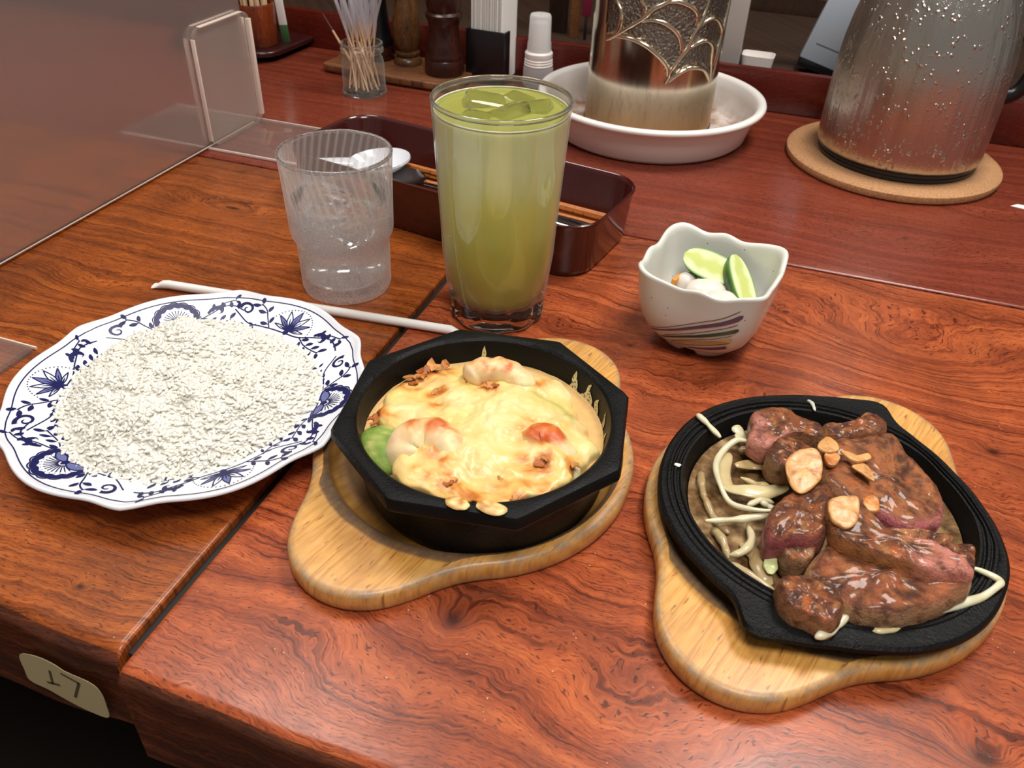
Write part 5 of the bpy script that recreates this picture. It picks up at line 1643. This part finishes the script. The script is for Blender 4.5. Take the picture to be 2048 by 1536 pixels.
for k, L in RELIEF.items():
    P = [(PR * math.cos(math.radians(a)), PR * math.sin(math.radians(a)), z - 0.5) for a, z in crom(L, 34)]
    vf = tube(P, lambda t: 0.21 * (0.7 + 0.5 * math.sin(PI * t)), 10, 1.0, up=(0.3, -0.9, 0.1))
    mk('vine_relief', vf, M_RELIEF, pt)
mk('base_seal', lathe([(5, -.02), (6.95, -.02), (7.12, .06), (7.14, .3), (7.06, .42), (6.8, .45), (5, .45)], 96), M_BLACK, pt)

# ---------------------------------------------------------------- steel jug on cork mat
JC = (10.6, 92.75)
ck = mk('cork_mat', lathe([(1, 0), (10.2, 0), (10.6, .12), (10.75, .45), (10.7, .8), (10.4, .98), (9.9, 1.02), (.5, 1.02)], 120), M_CORK, None, (JC[0] - .2, JC[1] + .3, 0))
tag(ck, 'round cork mat under the steel jug', 'mat')
jg = thing('steel_jug', 'brushed stainless steel jug beaded with dew on the cork mat', 'jug', (JC[0], JC[1], 1.02))
mk('jug_body', lathe([(6, .95), (7.7, .95), (7.98, 1.05), (8.06, 1.3), (8.1, 3), (8.08, 6), (8.0, 9), (7.85, 11), (7.55, 13), (7.1, 15), (6.45, 17), (5.7, 19), (5.2, 21), (5.0, 23), (5.0, 25), (4.6, 25.2), (.3, 25.2)], 128), M_STEEL, jg, sharp=60)
mk('base_ring', lathe([(5, 0), (7.5, 0), (7.75, .1), (7.82, .42), (7.68, .5), (7.68, .56), (7.84, .62), (7.8, .95), (6, 1.0)], 128), plain('dark_rubber', (0.018, 0.016, 0.015), 0.3), jg, sharp=30)
mk('jug_handle', tube(crom([(8.0, 0, 6), (10.5, 0, 7), (11.5, 0, 12), (10.6, 0, 18), (7, 0, 21), (5, 0, 21)], 30), 0.75, 14, .7, up=(0, 1, 0)), M_BLACK, jg, rz=math.radians(20))
mk('jug_lid', lathe([(4.8, 25), (5.2, 25.2), (5.2, 26), (4.5, 26.8), (1, 27.2), (.2, 27.2)], 64), M_BLACK, jg)

# ---------------------------------------------------------------- partition
pn = thing('table_partition', 'frosted acrylic partition screen standing on clear acrylic feet', 'partition', (-55.6, 30, 0))
def sheet(x0, x1, pts):
    """plate in the y-z plane between x0 and x1"""
    a = [(x0, y, z) for y, z in pts]
    b = [(x1, y, z) for y, z in pts]
    return loft([a, b])
def rr2(y0, y1, z0, z1, r, k=5, corners=(1, 1, 1, 1)):
    cx, cy = (y0 + y1) / 2, (z0 + z1) / 2
    return [(cx + p[0], cy + p[1]) for p in rrect(y1 - y0, z1 - z0, r, k)]
mk('frosted_panel', sheet(-0.15, 0.15, rr2(-70, 45.6, 0.42, 46, .5)), M_FROST, pn, smooth=False)
mk('panel_edge', box(.34, 115.0, .12, .05, .03, 0.30), M_ACRYLEDGE, pn, (0, -12.4, 0))
for y0, y1 in ((37.2, 46.4), (-7.5, 2.9)):
    mk('foot_plate', prism([(x, y) for x, y in rr2(-11, 11, y0, y1, .6)], 0.0, 0.3, .05, 2), M_ACRYL, pn)
    mk('foot_edge', join(box(22, .12, .26, .05, .03, .03)), M_ACRYLEDGE, pn, (0, y1 + .07, 0))
    mk('foot_edge', join(box(22, .12, .26, .05, .03, .03)), M_ACRYLEDGE, pn, (0, y0 - .07, 0))
    for sx in (-1, 1):
        x0 = 0.2 if sx > 0 else -0.65
        mk('bracket_plate', sheet(x0, x0 + 0.45, rr2(y0 + .1, y1 - .1, .3, 11.6, 1.2)), M_ACRYL, pn, sharp=30)
        for yy, ww in ((y0 + .1, .14), (y1 - .1, .5)):
            mk('bracket_edge', box(.45, ww, 9.8, .05, .03, 0.9), M_ACRYLEDGE, pn, (x0 + .225, yy, 0))
        mk('bracket_edge', box(.45, y1 - y0 - 2.4, .14, .05, .03, 11.5), M_ACRYLEDGE, pn, (x0 + .225, (y0 + y1) / 2, 0))

# ---------------------------------------------------------------- things along the back of the counter
# tray board with mills
ot = mk('condiment_board', prism(crom([(-9.3, -2.6), (-8.6, -3.4), (-6, -3.6), (-3.0, -4.2), (4.5, -4.6), (9, -4.3), (9.6, -3), (9.4, 3), (8, 4.2), (0, 4.6), (-7.8, 4.0), (-9.4, 2.6), (-9.0, 0)], 70, True), 0.25, 1.15, .22, 3), M_OLDTRAY, None, (-49.0, 97.9, 0))
tag(ot, 'rubbed brown wooden board with moulded edge carrying the turned mills', 'board')
mk('board_base', prism(crom([(-8.9, -2.4), (-8.2, -3.0), (-3.0, -3.8), (4.5, -4.1), (8.6, -3.8), (9.1, 3), (8, 3.8), (0, 4.1), (-7.4, 3.6), (-9.0, 2.4)], 60, True), 0.0, 0.3, .06, 2), M_OLDTRAY, ot)
def mill(loc, segs, mats, label, cat='mill'):
    t = thing('pepper_mill', label, cat, loc)
    for nm, prof, m in segs:
        mk(nm, lathe(prof, 48), mats[m], t, sharp=50)
    return t
mill((-53.0, 99.8, 1.15), (('mill_base', [(.4, 0), (2.1, 0), (2.25, .2), (2.2, 1.5), (2.05, 1.7), (.4, 1.7)], 0), ('mill_body', [(.4, 1.7), (2.1, 1.75), (2.2, 2.1), (1.95, 2.6), (1.8, 3.4), (1.55, 6), (1.35, 9), (1.6, 11), (1.4, 12.5), (.2, 13)], 1)), (M_MILLDARK, M_BLACK), 'dark mill with a black waisted body behind the toothpick jar')
mill((-48.4, 99.3, 1.15), (('mill_base', [(.4, 0), (1.75, 0), (1.85, .3), (1.6, .75), (1.3, .95), (1.5, 1.2), (1.55, 1.45), (1.2, 1.7), (.4, 1.75)], 0), ('mill_body', [(.4, 1.7), (1.25, 1.75), (1.7, 2.6), (1.85, 3.6), (1.75, 5), (1.4, 7), (1.0, 9), (.9, 10.5), (1.3, 12), (.9, 13.2), (.2, 13.5)], 0)), (M_MILLTAN, M_MILLTAN), 'olive-brown bulb-shaped turned mill between two darker mills')
mill((-42.6, 97.6, 1.15), (('mill_base', [(.4, 0), (2.35, 0), (2.45, .3), (2.4, 1.7), (2.3, 1.85), (.4, 1.85)], 0), ('mill_body', [(.4, 1.85), (2.3, 1.9), (2.35, 2.4), (2.1, 2.8), (2.2, 3.2), (1.9, 3.7), (1.85, 5.6), (1.95, 6.2), (2.2, 6.6), (2.25, 7), (1.9, 7.3), (2.1, 7.8), (2.2, 9.5), (1.8, 11.5), (.9, 12.5), (.2, 12.8)], 0)), (M_MILLDARK, M_MILLDARK), 'stout ringed dark red-brown turned mill beside the black napkin holder')
# toothpick jar
JP = (-49.7, 89.8)
jar = thing('glass_jar', 'small clear glass jar full of wrapped toothpicks', 'jar', (JP[0], JP[1], 0))
mk('jar_wall', lathe([(.3, .1), (2.2, .05), (2.5, 0), (2.66, .2), (2.6, .5), (2.52, .8), (2.5, 3.4), (2.35, 4.1), (2.15, 4.5), (2.2, 4.75), (2.5, 4.9), (2.5, 5.2), (2.3, 5.35), (2.45, 5.5), (2.45, 5.8), (2.25, 5.9)], 64, None, True, False), M_JAR, jar, sharp=50)
mk('jar_rim', rim(2.36, 5.66, 0.13, 64), M_RIMGLASS, jar)
mk('jar_bottom', lathe([(.3, .08), (2.4, .06), (2.55, .2), (2.5, .42), (2.2, .5), (.3, .5)], 64), M_RIMGLASS, jar)
random.seed(21)
pick0 = None
for k in range(24):
    row = k % 3
    a = 2 * PI * (k // 3) / 8 + row * 0.26
    rb, rt_ = (.75, 1.3, 1.85)[row], (.5, .95, 1.4)[row]
    base = Vector((rb * math.cos(a + 1.0), rb * math.sin(a + 1.0), .55))
    mid = Vector((rt_ * math.cos(a), rt_ * math.sin(a), 5.2))
    d = (mid - base).normalized()
    q = d.to_track_quat('Z', 'Y').to_euler()
    loc = (JP[0] + base.x, JP[1] + base.y, base.z)
    if pick0 is None:
        pick0 = thing('toothpick', 'wrapped wooden toothpick standing in the small glass jar', 'toothpick', loc, group='wrapped toothpicks in the jar', rot=q)
        mk('stick', tube([(0, 0, .1 + .8 * i) for i in range(11)], lambda t: .1 if t < .85 else .1 * (1.02 - t) / .17 + .012, 7), M_PICK, pick0)
        ol = [(-.22, .03), (.22, -.02), (.23, .03), (0, .11), (-.2, .08)]
        mk('wrapper', loft([[(x * s, y * s, z) for x, y in ol] for z, s in ((6.2, .7), (7.4, 1.1), (9, 1.15), (11.5, 1.25))], False, False), M_FILM, pick0, smooth=False)
    else:
        dup(pick0, loc, (q.x, q.y, q.z))
bp = thing('bare_toothpick', 'single unwrapped pick with a darkened tip leaning out of the glass jar', 'toothpick', (JP[0] - 1.0, JP[1], 2.6), rot=(0.0, math.radians(-33), 0))
mk('stick', tube([(0, 0, .5 * i) for i in range(11)], lambda t: .2 - .08 * t, 8), M_PICK, bp)
mk('dark_tip', tube([(0, 0, 4.9 + .3 * i) for i in range(8)], lambda t: .125 * (1.0 - .7 * t), 8), plain('charred_pick', srgb(92, 52, 40), .5), bp)
# napkin holder, napkins, spray bottle
nh = thing('napkin_holder', 'black plastic holder gripping white paper napkins', 'napkin holder', (-37.6, 100.9, 0), math.radians(-3))
mk('front_plate', box(5.0, .3, 6.4, .12, .08), M_BLACK, nh, (-.1, -1.9, 0))
mk('side_plate', box(.3, 2.0, 6.3, .12, .08), M_BLACK, nh, (2.35, -1.05, 0))
mk('side_plate', box(.3, 2.0, 6.3, .12, .08), M_BLACK, nh, (-2.45, -1.05, 0))
mk('bottom_plate', box(5.0, 6.0, .3, .3, .08), M_BLACK, nh, (-.1, 1.0, 0))
nap = None
for k in range(16):
    x = -2.05 + .26 * k
    z1 = 11.0 + .25 * math.sin(k * 1.7)
    y = .95 + .12 * math.sin(k * 2.3)
    loc = (nh.location.x / S + x * math.cos(nh.rotation_euler.z) - y * math.sin(nh.rotation_euler.z), nh.location.y / S + x * math.sin(nh.rotation_euler.z) + y * math.cos(nh.rotation_euler.z), .32 + .04 * (k % 3))
    if nap is None:
        nap = mk('paper_napkin', loft([[(.11 * math.cos(2 * PI * j / 20) , 2.6 * (abs(math.sin(2 * PI * j / 20)) ** .5) * (1 if math.sin(2 * PI * j / 20) > 0 else -1), z) for j in range(20)] for z in (0, 3, 6, 9, 11.2)]), M_PAPER, None, loc, nh.rotation_euler.z, sharp=60)
        tag(nap, 'folded white paper napkin standing on edge in the black holder', 'napkin', 'napkins in the black holder')
    else:
        dup(nap, loc, (0, 0, nh.rotation_euler.z + .02 * math.sin(k)))
sb = thing('spray_bottle', 'small white plastic spray bottle with a clear cap', 'bottle', (-31.6, 101.5, 0))
mk('bottle_body', lathe([(.3, 0), (1.7, 0), (1.85, .15), (1.85, 2.2), (1.7, 2.5), (1.7, 2.5)], 48), M_CAP, sb)
mk('collar', lathe([(.3, 2.4), (1.75, 2.45), (1.8, 2.6), (1.72, 2.75), (1.78, 2.9), (1.7, 3.05), (1.76, 3.2), (1.68, 3.35), (1.72, 3.5), (1.72, 4.0), (1.55, 4.2), (.3, 4.25)], 48), M_WHITEPLASTIC, sb, sharp=30)
mk('nozzle', lathe([(.3, 4.2), (1.15, 4.2), (1.15, 6.6), (1.0, 6.9), (1.0, 7.5), (.3, 7.6)], 40), M_WHITEPLASTIC, sb)
mk('clear_cap', lathe([(1.5, 4.15), (1.45, 5.2), (1.38, 5.4), (1.3, 8.2), (1.2, 8.4), (.2, 8.4), (.2, 8.3), (1.15, 8.3), (1.25, 8.1), (1.3, 5.4), (1.42, 4.15)], 48), M_CAP, sb, sharp=40)

# chopstick stand at the far left
lt = mk('lacquer_tray', prism(rrect(17, 15, 3.2, 8), .75, 1.5, .3, 4), M_LACQUER2, None, (-73.5, 101.3, 0), math.radians(-3))
tag(lt, 'dark plum lacquered tray under the wooden chopstick cup', 'tray')
mk('tray_foot', prism(rrect(13, 11, 2, 6), 0, .8, .1, 2), M_LACQUER2, lt)
cup = mk('chopstick_cup', lathe([(.3, 0), (2.3, 0), (2.45, .2), (2.5, 4.9), (2.4, 5.15), (2.15, 5.1), (2.1, .8), (.3, .6)], 6 * 8), M_CUPWOOD, None, (-69.2, 97.6, 1.5), sharp=40)
tag(cup, 'red-brown wooden cup filled with pale disposable chopsticks', 'cup')
random.seed(5)
c0 = None
for k in range(10):
    a = 2 * PI * k / 10
    loc = (-69.2 + 1.35 * math.cos(a), 97.6 + 1.35 * math.sin(a), 2.2)
    if c0 is None:
        c0 = mk('disposable_chopstick', box(.5, .45, 16, .08, .05), M_STICK, None, loc, sharp=20)
        tag(c0, 'pale disposable chopstick standing in the red-brown wooden cup', 'chopstick', 'disposable chopsticks in the wooden cup')
    else:
        dup(c0, loc, (random.uniform(-.03, .03), random.uniform(-.03, .03), random.uniform(0, 3)))
sp = thing('paper_packet', 'slim white paper packet with a green end beside the chopstick cup', 'packet', (-66.4, 99.6, 1.5), rot=(0.0, math.radians(-4), math.radians(15)))
mk('packet_paper', box(1.1, .25, 9.0, .1, .06, 2.2), M_PAPER, sp)
mk('green_end', box(1.1, .25, 2.2, .1, .06, 0), plain('green_print', srgb(50, 84, 48), .5), sp)

# back shelf
bx = thing('grey_box', 'tilted pale grey-blue box with a dark slot on the back shelf', 'box', (0.7, 110.5, 3.55), rot=(math.radians(-6), math.radians(15), 0))
mk('box_body', box(4.6, 3.0, 12.5, .25, .15, 1.05), plain('grey_blue_card', srgb(162, 172, 184), .5), bx)
mk('box_base', box(4.4, 2.8, 1.0, .25, .1, 0.12), M_BLACK, bx)
mk('slot_line', box(2.9, .06, .16, .03, .01, 0), plain('slot_grey', srgb(84, 86, 92), .5), bx, (0.2, -1.5, 3.0))
wp = mk('white_post', box(2.3, 1.2, 24, .2, .12), plain('off_white_paint', srgb(196, 188, 184), .45), None, (-9.2, 108.3, 3.4))
tag(wp, 'off-white upright post on the back shelf behind the pitcher', 'post')
wc = mk('plastic_container', loft([[(x, y, z) for x, y in rrect(w, d, .7, 5)] for w, d, z in ((3.4, 2.4, 0), (3.6, 2.6, .1), (3.9, 2.9, 1.5), (3.7, 2.7, 1.5), (3.4, 2.4, .2))]), M_WHITEPLASTIC, None, (-6.0, 109.6, 3.4))
tag(wc, 'little white plastic container beside the off-white post', 'container')
ws = mk('trim_1', box(60, 2.0, 2.2, .2, .1, 11.3), M_SHELFWOOD, None, (10, 112, 0))
struct(ws, 'tan wooden rail above the back shelf')
mk('rail_bracket', box(1.6, 2.0, 8.2, .2, .1, 3.3), M_SHELFWOOD, ws, (28, 0, 0))
for k, (x, w, m) in enumerate(((-30.4, 1.1, M_SHELFWOOD), (-33.0, 2.4, M_DARKWOOD), (-26.2, 2.2, M_DARKWOOD))):
    o = mk('trim_%d' % (k + 2), box(w, 1.2, 30, .15, .08, 3.35), m, None, (x, 113 + k, 0))
    struct(o, 'upright wooden slat at the back of the shelf')
pk = mk('pink_card', box(1.2, .3, 12, .08, .04, 0), plain('magenta_card', srgb(126, 26, 54), .5), None, (-28.6, 111.8, 6.3))
tag(pk, 'narrow magenta card hanging behind the napkin holder', 'card')
mk('card_stem', box(.4, .2, 3.2, .05, .03, -2.9), M_DARKWOOD, pk)
cb = mk('paper_scrap', loft([[(-.9, -.1, .0), (.9, -.5, .0), (1.0, .5, .0), (-.2, .6, .0)], [(-.9, -.1, .03), (.9, -.5, .03), (1.0, .5, .03), (-.2, .6, .03)]]), M_PAPER, None, (22.3, 86.3, 0), smooth=False)
tag(cb, 'small white paper scrap on the red counter beside the cork mat', 'paper')
